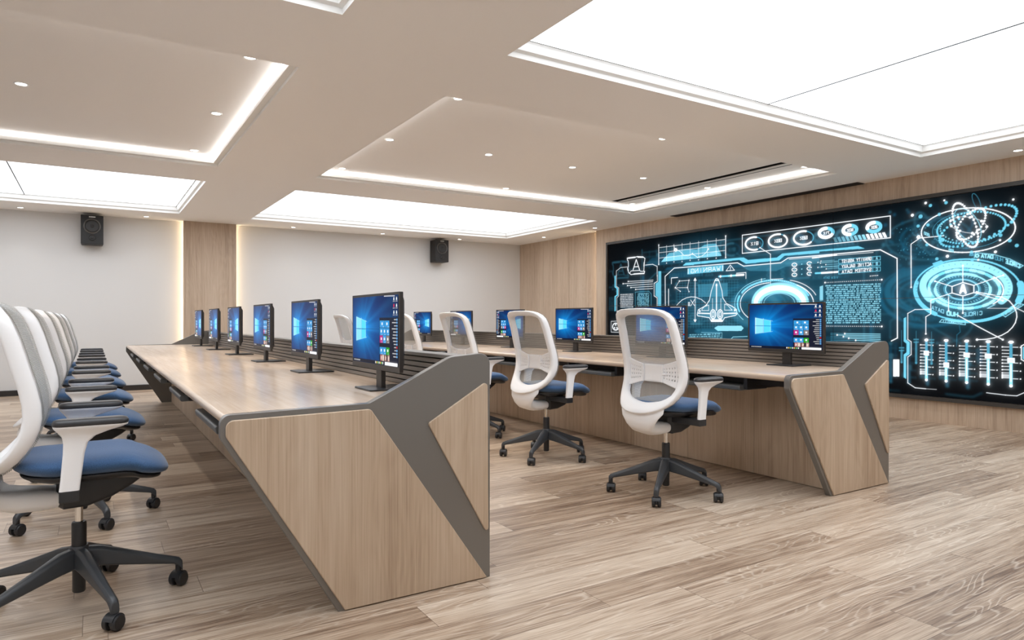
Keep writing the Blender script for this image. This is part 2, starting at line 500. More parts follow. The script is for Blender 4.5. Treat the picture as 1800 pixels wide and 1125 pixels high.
('L',4,6,0.85,(5676,1380,5692,1389)),
('L',4,6,0.85,(5702,1367,5716,1376)),
('L',4,6,0.85,(5730,1355,5742,1365)),
('L',4,6,0.85,(5760,1346,5769,1357)),
('L',4,6,0.85,(5792,1339,5798,1350)),
('L',4,6,0.85,(5825,1334,5828,1346)),
('L',4,6,0.85,(5858,1332,5858,1344)),
('L',4,6,0.85,(5891,1333,5888,1345)),
('L',4,6,0.85,(5923,1336,5917,1348)),
('L',4,6,0.85,(5954,1341,5945,1353)),
('L',4,6,0.85,(5983,1349,5972,1360)),
('L',4,6,0.85,(6009,1359,5996,1369)),
('L',4,6,0.85,(6033,1371,6018,1380)),
('L',4,6,0.85,(6054,1384,6037,1392)),
('L',4,6,0.85,(6071,1400,6053,1406)),
('L',4,6,0.85,(6085,1416,6066,1421)),
('L',4,6,0.85,(6095,1434,6075,1438)),
('L',4,6,0.85,(6101,1452,6080,1454)),
('L',3,6,0.9,(6285,1404,6271,1408)),
('L',3,6,0.9,(6300,1434,6285,1437)),
('L',3,6,0.9,(6309,1465,6293,1466)),
('L',3,6,0.9,(6310,1497,6295,1497)),
('L',3,6,0.9,(6304,1529,6289,1527)),
('L',3,6,0.9,(6291,1560,6276,1558)),
('L',3,6,0.9,(6271,1591,6257,1587)),
('L',3,6,0.9,(6244,1620,6231,1616)),
('L',3,6,0.9,(6211,1648,6199,1642)),
('L',3,6,0.9,(6172,1674,6162,1667)),
('L',3,6,0.9,(6128,1697,6119,1689)),
('L',3,6,0.9,(6079,1717,6071,1708)),
('L',3,6,0.9,(6025,1734,6020,1725)),
('L',3,6,0.9,(5969,1747,5965,1737)),
('L',3,6,0.9,(5910,1756,5908,1746)),
('L',3,6,0.9,(5849,1761,5850,1751)),
('L',3,6,0.9,(5788,1762,5791,1751)),
('L',3,6,0.9,(5727,1758,5733,1748)),
('L',3,6,0.9,(5668,1750,5676,1740)),
('L',3,6,0.9,(5612,1737,5622,1727)),
('L',3,6,0.9,(5560,1720,5571,1711)),
('L',3,6,0.9,(5512,1699,5526,1691)),
('L',3,6,0.9,(5471,1674,5486,1667)),
('L',3,6,0.9,(5436,1646,5453,1640)),
('L',3,6,0.9,(5409,1616,5427,1611)),
('L',3,6,0.9,(5390,1583,5409,1579)),
('L',3,6,0.9,(5380,1548,5399,1546)),
('L',3,6,0.9,(5379,1513,5397,1513)),
('L',3,6,0.9,(5386,1477,5404,1479)),
('L',3,6,0.9,(5402,1443,5420,1445)),
('P',5,0,0.8,(5760,1515,5868,1554,5975,1518,5975,1441,5868,1408,5760,1444)),
('L',0,11,1,(5760,1515,5868,1554,5975,1518,5975,1441,5868,1408,5760,1444,5760,1515)),
('L',0,9,0.95,(5868,1554,5868,1737)),
('D',0,14,1.0,(5868,1737)),
('L',0,9,0.95,(5975,1518,6248,1612)),
('D',0,14,1.0,(6248,1612)),
('L',0,9,0.95,(5760,1515,5584,1582)),
('D',0,14,1.0,(5584,1582)),
('L',0,9,0.95,(5760,1444,5540,1375,5540,1221,5487,1188,5487,994)),
('D',0,14,1.0,(5487,994)),
('L',0,9,0.95,(5868,1408,5868,1227)),
('D',0,14,1.0,(5868,1227)),
('L',0,9,0.95,(5975,1441,6244,1353)),
('D',0,14,1.0,(6244,1353)),
('L',0,9,0.95,(5725,1412,5725,1253)),
('D',0,14,1.0,(5725,1253)),
('L',0,26,1.0,(5843,1442,5866,1527,5873,1527,5895,1440)),
('L',0,22,1.0,(5851,1464,5888,1463)),
('G',0,0,0.35,(5869,1482,50,49)),
('T',4,7,1.0,(6052,1208,5866,1190,37,'CIRCLE')),
('T',4,18,1.0,(5817,1190,5698,1208,40,'HUD')),
('T',4,7,1.0,(5675,1225,5540,1277,39,'DATA')),
('T',4,15,1.0,(6394,1677,6267,1739,38,'CIRCLE')),
('T',2,8,1.0,(6244,1754,6168,1779,35,'HUD')),
('T',4,15,1.0,(6154,1792,6039,1812,36,'DATA')),
('E',4,9,1.0,(6006,1832,15,-1,0,15,0,360,0)),
('L',4,8,0.95,(5979,1811,5990,1867,6159,1834,6306,1775,6423,1698,6393,1678)),
('L',4,8,0.95,(5632,1128,5655,1157,5892,1133,5892,1100,5632,1128)),
('T',4,7,1.0,(5866,1110,5657,1126,19,'101020111')),
('L',4,8,0.95,(6230,1212,6382,1323,6428,1307,6268,1184,6230,1212)),
('T',4,6,1.0,(6405,1299,6265,1204,20,'10101013')),
('L',0,10,0.95,(6002,1444,6095,1425,6234,1389,6302,1348,6342,1293,6365,1230,6369,1184,6355,1122,6329,1075,6288,1028,6234,992,6165,963,6088,946,6005,941)),
('D',0,18,1.0,(6005,941,6002,1444)),
('L',0,10,1.0,(5817,1203,6023,1076,6244,947)),
('D',0,15,1.0,(6244,947)),
('L',0,6,0.6,(6102,1275,6329,1271)),
('L',4,8,1.0,(6102,1275,6172,1312)),
('L',0,8,0.8,(6329,1293,6434,1233)),
('L',0,9,0.85,(5540,1273,5368,1271,5289,1228,5289,925,5289,925,5326,900,5326,751,5289,723,5289,421,5372,371,5487,370)),
('L',0,7,0.4,(5487,370,5600,372)),
('P',1,0,0.95,(5243,1171,5269,1184,5269,925,5309,895,5309,755,5269,727,5269,467,5243,483,5243,748,5275,775,5275,877,5243,902)),
('L',0,9,1.0,(5325,1748,5325,2021,5422,2081,5677,2080)),
('L',0,9,1.0,(5326,1887,5326,1529)),
('D',0,14,1.0,(5326,1525)),
('E',0,11,0.95,(5897,2116,457,-40,33,236,0,360,0)),
('E',1,20,0.95,(5938,2138,331,-4,11,166,0,360,64)),
('E',1,26,0.95,(6000,2146,358,62,86,188,0,360,44)),
('E',4,16,0.7,(5938,2145,298,-23,17,157,90,330,26)),
('E',0,22,0.95,(5890,2174,94,-242,83,45,0,360,40)),
('E',0,22,0.95,(5945,2175,-134,-120,-44,103,0,360,34)),
('E',0,5,0.5,(5918,2171,179,-40,-11,87,0,360,0)),
('E',0,26,0.95,(5918,2171,179,-40,-11,87,0,360,9)),
('E',0,5,0.5,(5890,2174,94,-242,83,45,0,360,0)),
('E',4,6,0.7,(5911,2171,109,-170,77,76,0,360,0)),
('E',2,5,0.6,(5918,2117,360,-29,16,194,90,330,0)),
('E',2,4,0.4,(6000,2410,32,-90,27,8,0,360,0)),
('D',0,26,1.0,(5340,2352,5713,1851)),
('D',0,22,1.0,(5485,2471,6177,1859)),
('D',0,16,1.0,(5681,2471,6219,1976,6337,2381,6017,1788)),
('D',1,36,0.8,(5430,2326,5662,2036)),
('D',1,28,0.8,(5536,2435,5699,2443,6368,1907,5629,2323,5959,1792,5604,1830,6223,2027,6306,1964,6325,2154,5499,1998,5952,1874,5403,2220,5510,2219)),
('D',0,34,1.0,(5408,2094)),
('T',4,8,1.0,(5525,2090,5464,2124,26,'200')),
('T',4,8,1.0,(5774,1892,5724,1909,24,'000')),
('T',2,7,1.0,(5973,1834,5928,1838,25,'VGA')),
('D',2,8,0.4,(5558,1905)),
('D',2,6,0.4,(5226,1895)),
('D',2,6,0.4,(5608,1822)),
('D',2,8,0.4,(5276,2021)),
('D',2,8,0.4,(5275,2210)),
('D',2,12,0.4,(5457,1920)),
('D',2,8,0.4,(5535,1880)),
('D',2,12,0.4,(5317,2184)),
('D',2,6,0.4,(5270,1842)),
('D',2,6,0.4,(5383,2083)),
('D',2,12,0.4,(5433,2054)),
('D',2,8,0.4,(5378,2004)),
('D',2,12,0.4,(5388,1962)),
('D',2,12,0.4,(5286,1959)),
('D',2,12,0.4,(5212,1958)),
('D',2,12,0.4,(5612,2208)),
('D',2,8,0.4,(5335,2042)),
('D',2,8,0.4,(5410,1897)),
('D',2,8,0.4,(5248,1973)),
('D',2,12,0.4,(5482,1900)),
('D',2,6,0.4,(5585,1932)),
('D',2,12,0.4,(5241,1961)),
('D',2,6,0.4,(5609,2156)),
('D',2,6,0.4,(5594,1823)),
('D',2,6,0.4,(5498,1876)),
('D',2,6,0.4,(5342,1852)),
('D',2,6,0.4,(5514,2140)),
('D',2,8,0.4,(5469,1936)),
('D',2,12,0.4,(5215,2205)),
('D',2,12,0.4,(5422,2090)),
('D',2,6,0.4,(5418,2115)),
('D',2,8,0.4,(5166,2218)),
('D',2,8,0.4,(5198,2171)),
('D',2,8,0.4,(5433,1969)),
('D',2,6,0.4,(5413,1990)),
('D',2,12,0.4,(5423,1920)),
('D',2,8,0.4,(5319,1829)),
('D',2,12,0.4,(5484,2190)),
('D',2,12,0.4,(5465,2051)),
('D',2,6,0.4,(5262,2090)),
('D',2,6,0.4,(5380,1869)),
('D',2,6,0.4,(5344,2147)),
('D',2,8,0.4,(5465,2220)),
('D',2,6,0.4,(5179,1964)),
('D',2,6,0.4,(5357,2014)),
('D',2,6,0.4,(5292,2043)),
('D',2,12,0.4,(5578,2052)),
('D',2,8,0.4,(5330,2064)),
('D',2,12,0.4,(5422,2180)),
('D',2,6,0.4,(5193,2085)),
('D',2,12,0.4,(5399,2126)),
('D',2,6,0.4,(5278,2038)),
('D',2,12,0.4,(5618,2190)),
('D',2,8,0.4,(5454,1858)),
('D',2,12,0.4,(5589,2159)),
('D',2,6,0.4,(5204,1852)),
('D',2,8,0.4,(5612,1982)),
('D',2,6,0.4,(5181,2010)),
('D',2,12,0.4,(5437,2148)),
('D',2,8,0.4,(5269,1855)),
('D',2,8,0.4,(5309,2003)),
('D',2,8,0.4,(5397,2004)),
('D',2,6,0.4,(5595,2144)),
('D',2,8,0.4,(5374,2117)),
('D',2,8,0.4,(5389,1974)),
('D',2,6,0.4,(5360,2122)),
('D',2,6,0.4,(5195,2076)),
('D',2,8,0.4,(5197,1932)),
('D',2,12,0.4,(5511,1833)),
('D',2,6,0.4,(5485,2188)),
('L',2,34,1,(5493,900,5493,776)),
('L',4,36,1,(5493,776,5493,488)),
('L',0,14,0.8,(5493,724,5493,523)),
('E',0,9,1.0,(5493,924,15,1,0,10,0,360,0)),
('D',0,24,1.0,(5493,471)),
('P',0,0,1,(5466,802,5520,803,5520,748,5466,749)),
('L',5,6,0.8,(5472,782,5514,783)),
('L',5,6,0.8,(5472,766,5514,767)),
('L',0,7,0.9,(5427,868,5478,868)),
('D',0,11,0.9,(5431,868)),
('L',0,7,0.9,(5437,833,5478,833)),
('D',0,7,0.9,(5431,833)),
('L',0,7,0.9,(5437,799,5478,798)),
('D',0,7,0.9,(5431,798)),
('L',0,7,0.9,(5437,764,5478,764)),
('D',0,7,0.9,(5431,763)),
('L',0,7,0.9,(5427,728,5478,729)),
('D',0,11,0.9,(5431,728)),
('L',0,7,0.9,(5427,693,5478,694)),
('D',0,11,0.9,(5431,693)),
('L',0,7,0.9,(5427,658,5478,659)),
('D',0,11,0.9,(5431,658)),
('L',0,7,0.9,(5427,623,5478,624)),
('D',0,11,0.9,(5431,623)),
('L',0,7,0.9,(5427,588,5478,590)),
('D',0,11,0.9,(5431,588)),
('L',0,7,0.9,(5437,569,5478,570)),
('D',0,11,0.9,(5431,568)),
('L',0,7,0.9,(5437,558,5478,559)),
('D',0,11,0.9,(5431,557)),
('L',0,7,0.9,(5437,546,5478,548)),
('D',0,11,0.9,(5431,546)),
('L',0,7,0.9,(5437,535,5478,536)),
('D',0,11,0.9,(5431,535)),
('L',0,7,0.9,(5508,868,5543,867)),
('D',0,9,1.0,(5562,866)),
('L',0,7,0.9,(5508,785,5543,784)),
('D',0,9,1.0,(5562,784)),
('L',0,7,0.9,(5508,702,5543,701)),
('D',0,9,1.0,(5562,701)),
('L',0,7,0.9,(5508,619,5543,618)),
('D',0,9,1.0,(5562,619)),
('L',0,7,0.9,(5508,536,5543,536)),
('D',0,9,1.0,(5562,536)),
('L',2,34,1,(5700,900,5700,655)),
('L',4,36,1,(5700,655,5700,491)),
('L',0,14,0.8,(5700,604,5700,525)),
('E',0,9,1.0,(5700,924,17,0,0,9,0,360,0)),
('D',0,24,1.0,(5700,474)),
('P',0,0,1,(5672,680,5729,681,5729,628,5672,628)),
('L',5,6,0.8,(5678,660,5723,662)),
('L',5,6,0.8,(5678,645,5723,647)),
('L',0,7,0.9,(5630,869,5685,869)),
('D',0,11,0.9,(5634,869)),
('L',0,7,0.9,(5641,834,5685,834)),
('D',0,7,0.9,(5634,834)),
('L',0,7,0.9,(5641,800,5685,800)),
('D',0,7,0.9,(5634,799)),
('L',0,7,0.9,(5641,765,5685,765)),
('D',0,7,0.9,(5634,765)),
('L',0,7,0.9,(5630,730,5685,731)),
('D',0,11,0.9,(5634,730)),
('L',0,7,0.9,(5630,695,5685,696)),
('D',0,11,0.9,(5634,695)),
('L',0,7,0.9,(5630,660,5685,662)),
('D',0,11,0.9,(5634,660)),
('L',0,7,0.9,(5630,626,5685,627)),
('D',0,11,0.9,(5634,626)),
('L',0,7,0.9,(5630,591,5685,593)),
('D',0,11,0.9,(5634,591)),
('L',0,7,0.9,(5641,572,5685,573)),
('D',0,11,0.9,(5634,571)),
('L',0,7,0.9,(5641,561,5685,562)),
('D',0,11,0.9,(5634,560)),
('L',0,7,0.9,(5641,550,5685,551)),
('D',0,11,0.9,(5634,549)),
('L',0,7,0.9,(5641,539,5685,540)),
('D',0,11,0.9,(5634,538)),
('L',0,7,0.9,(5716,869,5754,867)),
('D',0,9,1.0,(5774,867)),
('L',0,7,0.9,(5716,786,5754,785)),
('D',0,9,1.0,(5774,785)),
('L',0,7,0.9,(5716,703,5754,703)),
('D',0,9,1.0,(5774,703)),
('L',0,7,0.9,(5716,621,5754,620)),
('D',0,9,1.0,(5774,621)),
('L',0,7,0.9,(5716,538,5754,538)),
('D',0,9,1.0,(5774,538)),
('L',2,34,1,(5905,900,5905,773)),
('L',4,36,1,(5905,773,5905,490)),
('L',0,14,0.8,(5905,723,5905,523)),
('E',0,9,1.0,(5905,923,17,1,0,9,0,360,0)),
('D',0,24,1.0,(5905,474)),
('P',0,0,1,(5875,798,5935,798,5935,746,5875,747)),
('L',5,6,0.8,(5881,778,5929,779)),
('L',5,6,0.8,(5881,763,5929,765)),
('L',0,7,0.9,(5831,869,5888,869)),
('D',0,11,0.9,(5835,869)),
('L',0,7,0.9,(5842,835,5888,835)),
('D',0,7,0.9,(5835,835)),
('L',0,7,0.9,(5842,801,5888,801)),
('D',0,7,0.9,(5835,800)),
('L',0,7,0.9,(5842,766,5888,767)),
('D',0,7,0.9,(5835,766)),
('L',0,7,0.9,(5831,731,5888,733)),
('D',0,11,0.9,(5835,732)),
('L',0,7,0.9,(5831,697,5888,698)),
('D',0,11,0.9,(5835,697)),
('L',0,7,0.9,(5831,663,5888,664)),
('D',0,11,0.9,(5835,663)),
('L',0,7,0.9,(5831,628,5888,630)),
('D',0,11,0.9,(5835,628)),
('L',0,7,0.9,(5831,594,5888,596)),
('D',0,11,0.9,(5835,594)),
('L',0,7,0.9,(5842,575,5888,577)),
('D',0,11,0.9,(5835,575)),
('L',0,7,0.9,(5842,564,5888,566)),
('D',0,11,0.9,(5835,564)),
('L',0,7,0.9,(5842,553,5888,555)),
('D',0,11,0.9,(5835,553)),
('L',0,7,0.9,(5842,542,5888,544)),
('D',0,11,0.9,(5835,542)),
('L',0,7,0.9,(5922,870,5962,869)),
('D',0,9,1.0,(5982,868)),
('L',0,7,0.9,(5922,787,5962,787)),
('D',0,9,1.0,(5982,787)),
('L',0,7,0.9,(5922,705,5962,705)),
('D',0,9,1.0,(5982,705)),
('L',0,7,0.9,(5922,623,5962,623)),
('D',0,9,1.0,(5982,623)),
('L',0,7,0.9,(5922,540,5962,541)),
('D',0,9,1.0,(5982,541)),
('L',2,34,1,(6111,901,6111,770)),
('L',4,36,1,(6111,770,6111,489)),
('L',0,14,0.8,(6111,722,6111,521)),
('E',0,9,1.0,(6111,923,18,1,0,9,0,360,0)),
('D',0,24,1.0,(6111,473)),
('P',0,0,1,(6079,794,6142,795,6142,744,6079,744)),
('L',5,6,0.8,(6086,775,6136,776)),
('L',5,6,0.8,(6086,761,6136,762)),
('L',0,7,0.9,(6034,870,6094,871)),
('D',0,11,0.9,(6037,870)),
('L',0,7,0.9,(6045,836,6094,837)),
('D',0,7,0.9,(6037,836)),
('L',0,7,0.9,(6045,802,6094,803)),
('D',0,7,0.9,(6037,802)),
('L',0,7,0.9,(6045,768,6094,769)),
('D',0,7,0.9,(6037,768)),
('L',0,7,0.9,(6034,734,6094,735)),
('D',0,11,0.9,(6037,734)),
('L',0,7,0.9,(6034,700,6094,701)),
('D',0,11,0.9,(6037,700)),
('L',0,7,0.9,(6034,665,6094,667)),
('D',0,11,0.9,(6037,666)),
('L',0,7,0.9,(6034,631,6094,634)),
('D',0,11,0.9,(6037,632)),
('L',0,7,0.9,(6034,597,6094,600)),
('D',0,11,0.9,(6037,598)),
('L',0,7,0.9,(6045,579,6094,581)),
('D',0,11,0.9,(6037,579)),
('L',0,7,0.9,(6045,568,6094,570)),
('D',0,11,0.9,(6037,568)),
('L',0,7,0.9,(6045,557,6094,559)),
('D',0,11,0.9,(6037,557)),
('L',0,7,0.9,(6045,546,6094,548)),
('D',0,11,0.9,(6037,546)),
('L',0,7,0.9,(6128,871,6170,870)),
('D',0,9,1.0,(6192,870)),
('L',0,7,0.9,(6128,789,6170,788)),
('D',0,9,1.0,(6192,789)),
('L',0,7,0.9,(6128,707,6170,707)),
('D',0,9,1.0,(6192,707)),
('L',0,7,0.9,(6128,625,6170,625)),
('D',0,9,1.0,(6192,626)),
('L',0,7,0.9,(6128,543,6170,544)),
('D',0,9,1.0,(6192,545)),
('L',2,34,1,(6317,901,6317,736)),
('L',4,36,1,(6317,736,6317,487)),
('L',0,14,0.8,(6317,690,6317,518)),
('E',0,9,1.0,(6317,923,18,1,0,9,0,360,0)),
('D',0,24,1.0,(6317,472)),
('P',0,0,1,(6284,760,6349,761,6349,712,6284,711)),
('L',5,6,0.8,(6291,741,6342,743)),
('L',5,6,0.8,(6291,727,6342,729)),
('L',0,7,0.9,(6236,871,6299,872)),
('D',0,11,0.9,(6240,872)),
('L',0,7,0.9,(6248,838,6299,838)),
('D',0,7,0.9,(6240,838)),
('L',0,7,0.9,(6248,804,6299,805)),
('D',0,7,0.9,(6240,804)),
('L',0,7,0.9,(6248,771,6299,771)),
('D',0,7,0.9,(6240,770)),
('L',0,7,0.9,(6236,736,6299,738)),
('D',0,11,0.9,(6240,737)),
('L',0,7,0.9,(6236,703,6299,704)),
('D',0,11,0.9,(6240,703)),
('L',0,7,0.9,(6236,669,6299,671)),
('D',0,11,0.9,(6240,669)),
('L',0,7,0.9,(6236,635,6299,637)),
('D',0,11,0.9,(6240,635)),
('L',0,7,0.9,(6236,601,6299,604)),
('D',0,11,0.9,(6240,602)),
('L',0,7,0.9,(6248,583,6299,585)),
('D',0,11,0.9,(6240,583)),
('L',0,7,0.9,(6248,573,6299,575)),
('D',0,11,0.9,(6240,572)),
('L',0,7,0.9,(6248,562,6299,564)),
('D',0,11,0.9,(6240,561)),
('L',0,7,0.9,(6248,551,6299,553)),
('D',0,11,0.9,(6240,550)),
('L',0,7,0.9,(6334,872,6378,872)),
('D',0,9,1.0,(6400,872)),
('L',0,7,0.9,(6334,791,6378,791)),
('D',0,9,1.0,(6400,791)),
('L',0,7,0.9,(6334,710,6378,710)),
('D',0,9,1.0,(6400,710)),
('L',0,7,0.9,(6334,628,6378,629)),
('D',0,9,1.0,(6400,629)),
('L',0,7,0.9,(6334,547,6378,548)),
('D',0,9,1.0,(6400,549)),
('P',0,0,1,(5123,684,5193,688,5193,488,5123,485)),
('L',2,30,0.55,(5219,795,5219,658)),
('L',2,10,0.3,(5219,1030,5219,795)),
('L',2,22,0.55,(5196,825,5241,827)),
('L',2,22,0.55,(5196,794,5241,796)),
('D',2,20,0.6,(5219,658)),
('L',2,30,0.55,(5382,897,5382,658)),
('L',2,10,0.3,(5382,1023,5382,897)),
('L',2,22,0.55,(5360,927,5403,928)),
('L',2,22,0.55,(5360,896,5403,898)),
('D',2,20,0.6,(5382,658)),
('L',2,30,0.55,(5548,897,5548,659)),
('L',2,10,0.3,(5548,1017,5548,897)),
('L',2,22,0.55,(5527,927,5569,928)),
('L',2,22,0.55,(5527,897,5569,898)),
('D',2,20,0.6,(5548,659)),
('L',3,12,0.9,(5832,1104,5843,1021,5809,988,5805,863)),
('L',0,9,1.0,(6454,916,6408,887,6408,749,6454,720)),
('P',1,0,0.8,(6421,876,6454,893,6454,739,6421,757)),
('L',0,8,0.8,(6095,381,6268,373,6369,375,6454,426))]

sc = bpy.context.scene
col = sc.collection
R = math.radians

# ---------------------------------------------------------------- materials
def lin(r, g, b):
    f = lambda c: (c/255/12.92) if c/255 <= .04045 else ((c/255+.055)/1.055)**2.4
    return (f(r), f(g), f(b), 1)

def mat(name, color, rough=.5, metal=0., spec=.5, coat=0.):
    m = bpy.data.materials.new(name); m.use_nodes = True
    b = m.node_tree.nodes['Principled BSDF']
    b.inputs['Base Color'].default_value = color
    b.inputs['Roughness'].default_value = rough
    b.inputs['Metallic'].default_value = metal
    b.inputs['Specular IOR Level'].default_value = spec
    b.inputs['Coat Weight'].default_value = coat
    return m

def emis(name, color, strength):
    m = bpy.data.materials.new(name); m.use_nodes = True
    nt = m.node_tree; nt.nodes.clear()
    e = nt.nodes.new('ShaderNodeEmission'); o = nt.nodes.new('ShaderNodeOutputMaterial')
    e.inputs[0].default_value = color; e.inputs[1].default_value = strength
    nt.links.new(e.outputs[0], o.inputs[0])
    return m

class NT:
    """small helper to wire shader nodes"""
    def __init__(s, m): s.nt = m.node_tree; s.b = s.nt.nodes.get('Principled BSDF')
    def n(s, t, **kw):
        x = s.nt.nodes.new(t)
        for k, v in kw.items(): setattr(x, k, v)
        return x
    def l(s, a, b): s.nt.links.new(a, b)
    def math(s, op, a, b=None, c=None):
        x = s.n('ShaderNodeMath', operation=op)
        for i, v in enumerate((a, b, c)):
            if v is None: continue
            if isinstance(v, (int, float)): x.inputs[i].default_value = v
            else: s.l(v, x.inputs[i])
        return x.outputs[0]
    def comb(s, x, y, z):
        c = s.n('ShaderNodeCombineXYZ')
        for i, v in enumerate((x, y, z)):
            if isinstance(v, (int, float)): c.inputs[i].default_value = v
            else: s.l(v, c.inputs[i])
        return c.outputs[0]
    def noise(s, vec, scale=1, detail=4, rough=.6, dist=0):
        x = s.n('ShaderNodeTexNoise')
        x.inputs['Scale'].default_value = scale; x.inputs['Detail'].default_value = detail
        x.inputs['Roughness'].default_value = rough; x.inputs['Distortion'].default_value = dist
        s.l(vec, x.inputs['Vector']); return x.outputs[0]
    def ramp(s, fac, stops):
        x = s.n('ShaderNodeValToRGB'); cr = x.color_ramp
        while len(cr.elements) < len(stops): cr.elements.new(.5)
        for e, (p, c) in zip(cr.elements, stops): e.position = p; e.color = c
        s.l(fac, x.inputs[0]); return x.outputs[0]
    def mix(s, fac, a, b, mode='MIX'):
        x = s.n('ShaderNodeMix', data_type='RGBA', blend_type=mode)
        for sock, v in ((x.inputs[0], fac), (x.inputs[6], a), (x.inputs[7], b)):
            if isinstance(v, (int, float)): sock.default_value = v
            elif isinstance(v, tuple): sock.default_value = v
            else: s.l(v, sock)
        return x.outputs[2]
    def xyz(s):
        t = s.n('ShaderNodeTexCoord'); g = s.n('ShaderNodeNewGeometry'); x = s.n('ShaderNodeSeparateXYZ')
        s.l(g.outputs['Position'], x.inputs[0]); return x.outputs

def oak(name, dark, mid, light, along='z', rough=.42, across=1.0):
    """straight-grained oak veneer; grain runs along one world axis"""
    m = mat(name, mid, rough); q = NT(m); X = q.xyz()
    ax = {'x': 0, 'y': 1, 'z': 2}[along]
    o = [i for i in range(3) if i != ax]
    t = q.math('ADD', X[o[0]], X[o[1]])
    a = X[ax]
    fine = q.noise(q.comb(q.math('MULTIPLY', t, 150), q.math('MULTIPLY', a, 2.2), 0), 1, 3, .6)
    band = q.noise(q.comb(q.math('MULTIPLY', t, 22*across), q.math('MULTIPLY', a, .55), 3.1), 1, 4, .6, .35)
    big = q.noise(q.comb(q.math('MULTIPLY', t, 3.2*across), q.math('MULTIPLY', a, .5), 7.7), 1, 2, .5)
    rings = q.math('SINE', q.math('MULTIPLY', q.noise(q.comb(q.math('MULTIPLY', t, 5), q.math('MULTIPLY', a, .9), 5.5), 1, 2, .4), 90))
    v = q.math('ADD', q.math('MULTIPLY', fine, .34), q.math('MULTIPLY', band, .38))
    v = q.math('ADD', v, q.math('MULTIPLY', big, .34))
    v = q.math('ADD', v, q.math('MULTIPLY', rings, .016))
    c = q.ramp(v, [(.36, dark), (.53, mid), (.70, light)])
    q.l(c, q.b.inputs['Base Color'])
    bp = q.n('ShaderNodeBump'); bp.inputs['Strength'].default_value = .08; bp.inputs['Distance'].default_value = .002
    q.l(fine, bp.inputs['Height']); q.l(bp.outputs[0], q.b.inputs['Normal'])
    return m

def floor_mat():
    m = mat('oak_plank_floor', lin(170, 145, 122), .36); q = NT(m); X = q.xyz()
    W, Ln = .205, 1.55
    ry = q.math('DIVIDE', q.math('ADD', X[1], 20.07), W)
    row = q.math('FLOOR', ry); fy = q.math('FRACT', ry)
    wn = q.n('ShaderNodeTexWhiteNoise', noise_dimensions='1D'); q.l(row, wn.inputs['W'])
    rx = q.math('DIVIDE', q.math('ADD', q.math('ADD', X[0], 20), q.math('MULTIPLY', wn.outputs[0], Ln)), Ln)
    cx = q.math('FLOOR', rx); fx = q.math('FRACT', rx)
    wn2 = q.n('ShaderNodeTexWhiteNoise', noise_dimensions='2D'); q.l(q.comb(row, cx, 0), wn2.inputs['Vector'])
    rnd = wn2.outputs[0]
    off = q.math('MULTIPLY', rnd, 60)
    sx, sy = X[0], X[1]
    fine = q.noise(q.comb(q.math('MULTIPLY', sx, 5), q.math('MULTIPLY', sy, 190), off), 1, 4, .65)
    band = q.noise(q.comb(q.math('MULTIPLY', sx, 1.3), q.math('MULTIPLY', sy, 26), off), 1, 4, .6, .4)
    swirl = q.noise(q.comb(q.math('MULTIPLY', sx, 1.15), q.math('MULTIPLY', sy, 6.5), off), 1, 1.5, .45, .25)
    cath = q.math('SINE', q.math('MULTIPLY', swirl, 125))
    vein = q.math('MULTIPLY', q.math('POWER', q.math('MAXIMUM', cath, 0), 3), q.math('MULTIPLY', fine, 1.3))
    mask = q.noise(q.comb(q.math('MULTIPLY', sx, .9), q.math('MULTIPLY', sy, 3), q.math('ADD', off, 9)), 1, 2, .5)
    mask = q.ramp(mask, [(.42, (0, 0, 0, 1)), (.6, (1, 1, 1, 1))])
    vein = q.math('MULTIPLY', vein, mask)
    v = q.math('ADD', q.math('MULTIPLY', fine, .5), q.math('MULTIPLY', band, .5))
    v = q.math('ADD', v, q.math('MULTIPLY', q.math('SUBTRACT', rnd, .5), .17))
    c = q.ramp(v, [(.32, FL[0]), (.45, FL[1]), (.55, FL[2]), (.70, FL[3])])
    c = q.mix(q.math('MULTIPLY', vein, .5), c, FL[4])
    ey = q.math('MINIMUM', fy, q.math('SUBTRACT', 1, fy)); ex = q.math('MINIMUM', fx, q.math('SUBTRACT', 1, fx))
    gy = q.math('LESS_THAN', ey, .0065); gx = q.math('LESS_THAN', ex, .0010)
    g = q.math('MAXIMUM', gy, gx)
    c = q.mix(q.math('MULTIPLY', g, .55), c, lin(78, 60, 48))
    q.l(c, q.b.inputs['Base Color'])
    q.l(q.math('ADD', .30, q.math('MULTIPLY', fine, .16)), q.b.inputs['Roughness'])
    bp = q.n('ShaderNodeBump'); bp.inputs['Strength'].default_value = .12; bp.inputs['Distance'].default_value = .002
    q.l(q.math('SUBTRACT', fine, g), bp.inputs['Height']); q.l(bp.outputs[0], q.b.inputs['Normal'])
    return m

def mesh_mat():
    """woven see-through back fabric: real holes, light grey thread"""
    m = mat('woven_back_mesh', lin(172, 172, 168), .8); q = NT(m); nt = m.node_tree
    t = q.n('ShaderNodeTexCoord'); s = q.n('ShaderNodeSeparateXYZ'); q.l(t.outputs['Object'], s.inputs[0])
    wz = q.math('SINE', q.math('MULTIPLY', s.outputs[2], 2*math.pi/.0056))
    wy = q.math('SINE', q.math('ADD', q.math('MULTIPLY', s.outputs[1], 2*math.pi/.0042), q.math('MULTIPLY', s.outputs[2], math.pi/.0056)))
    h = q.math('MULTIPLY', q.math('GREATER_THAN', wz, -.35), q.math('GREATER_THAN', wy, -.55))
    tr = q.n('ShaderNodeBsdfTransparent'); mx = q.n('ShaderNodeMixShader')
    q.l(h, mx.inputs[0]); q.l(q.b.outputs[0], mx.inputs[1]); q.l(tr.outputs[0], mx.inputs[2])
    out = [n for n in nt.nodes if n.type == 'OUTPUT_MATERIAL'][0]
    q.l(mx.outputs[0], out.inputs[0]); return m

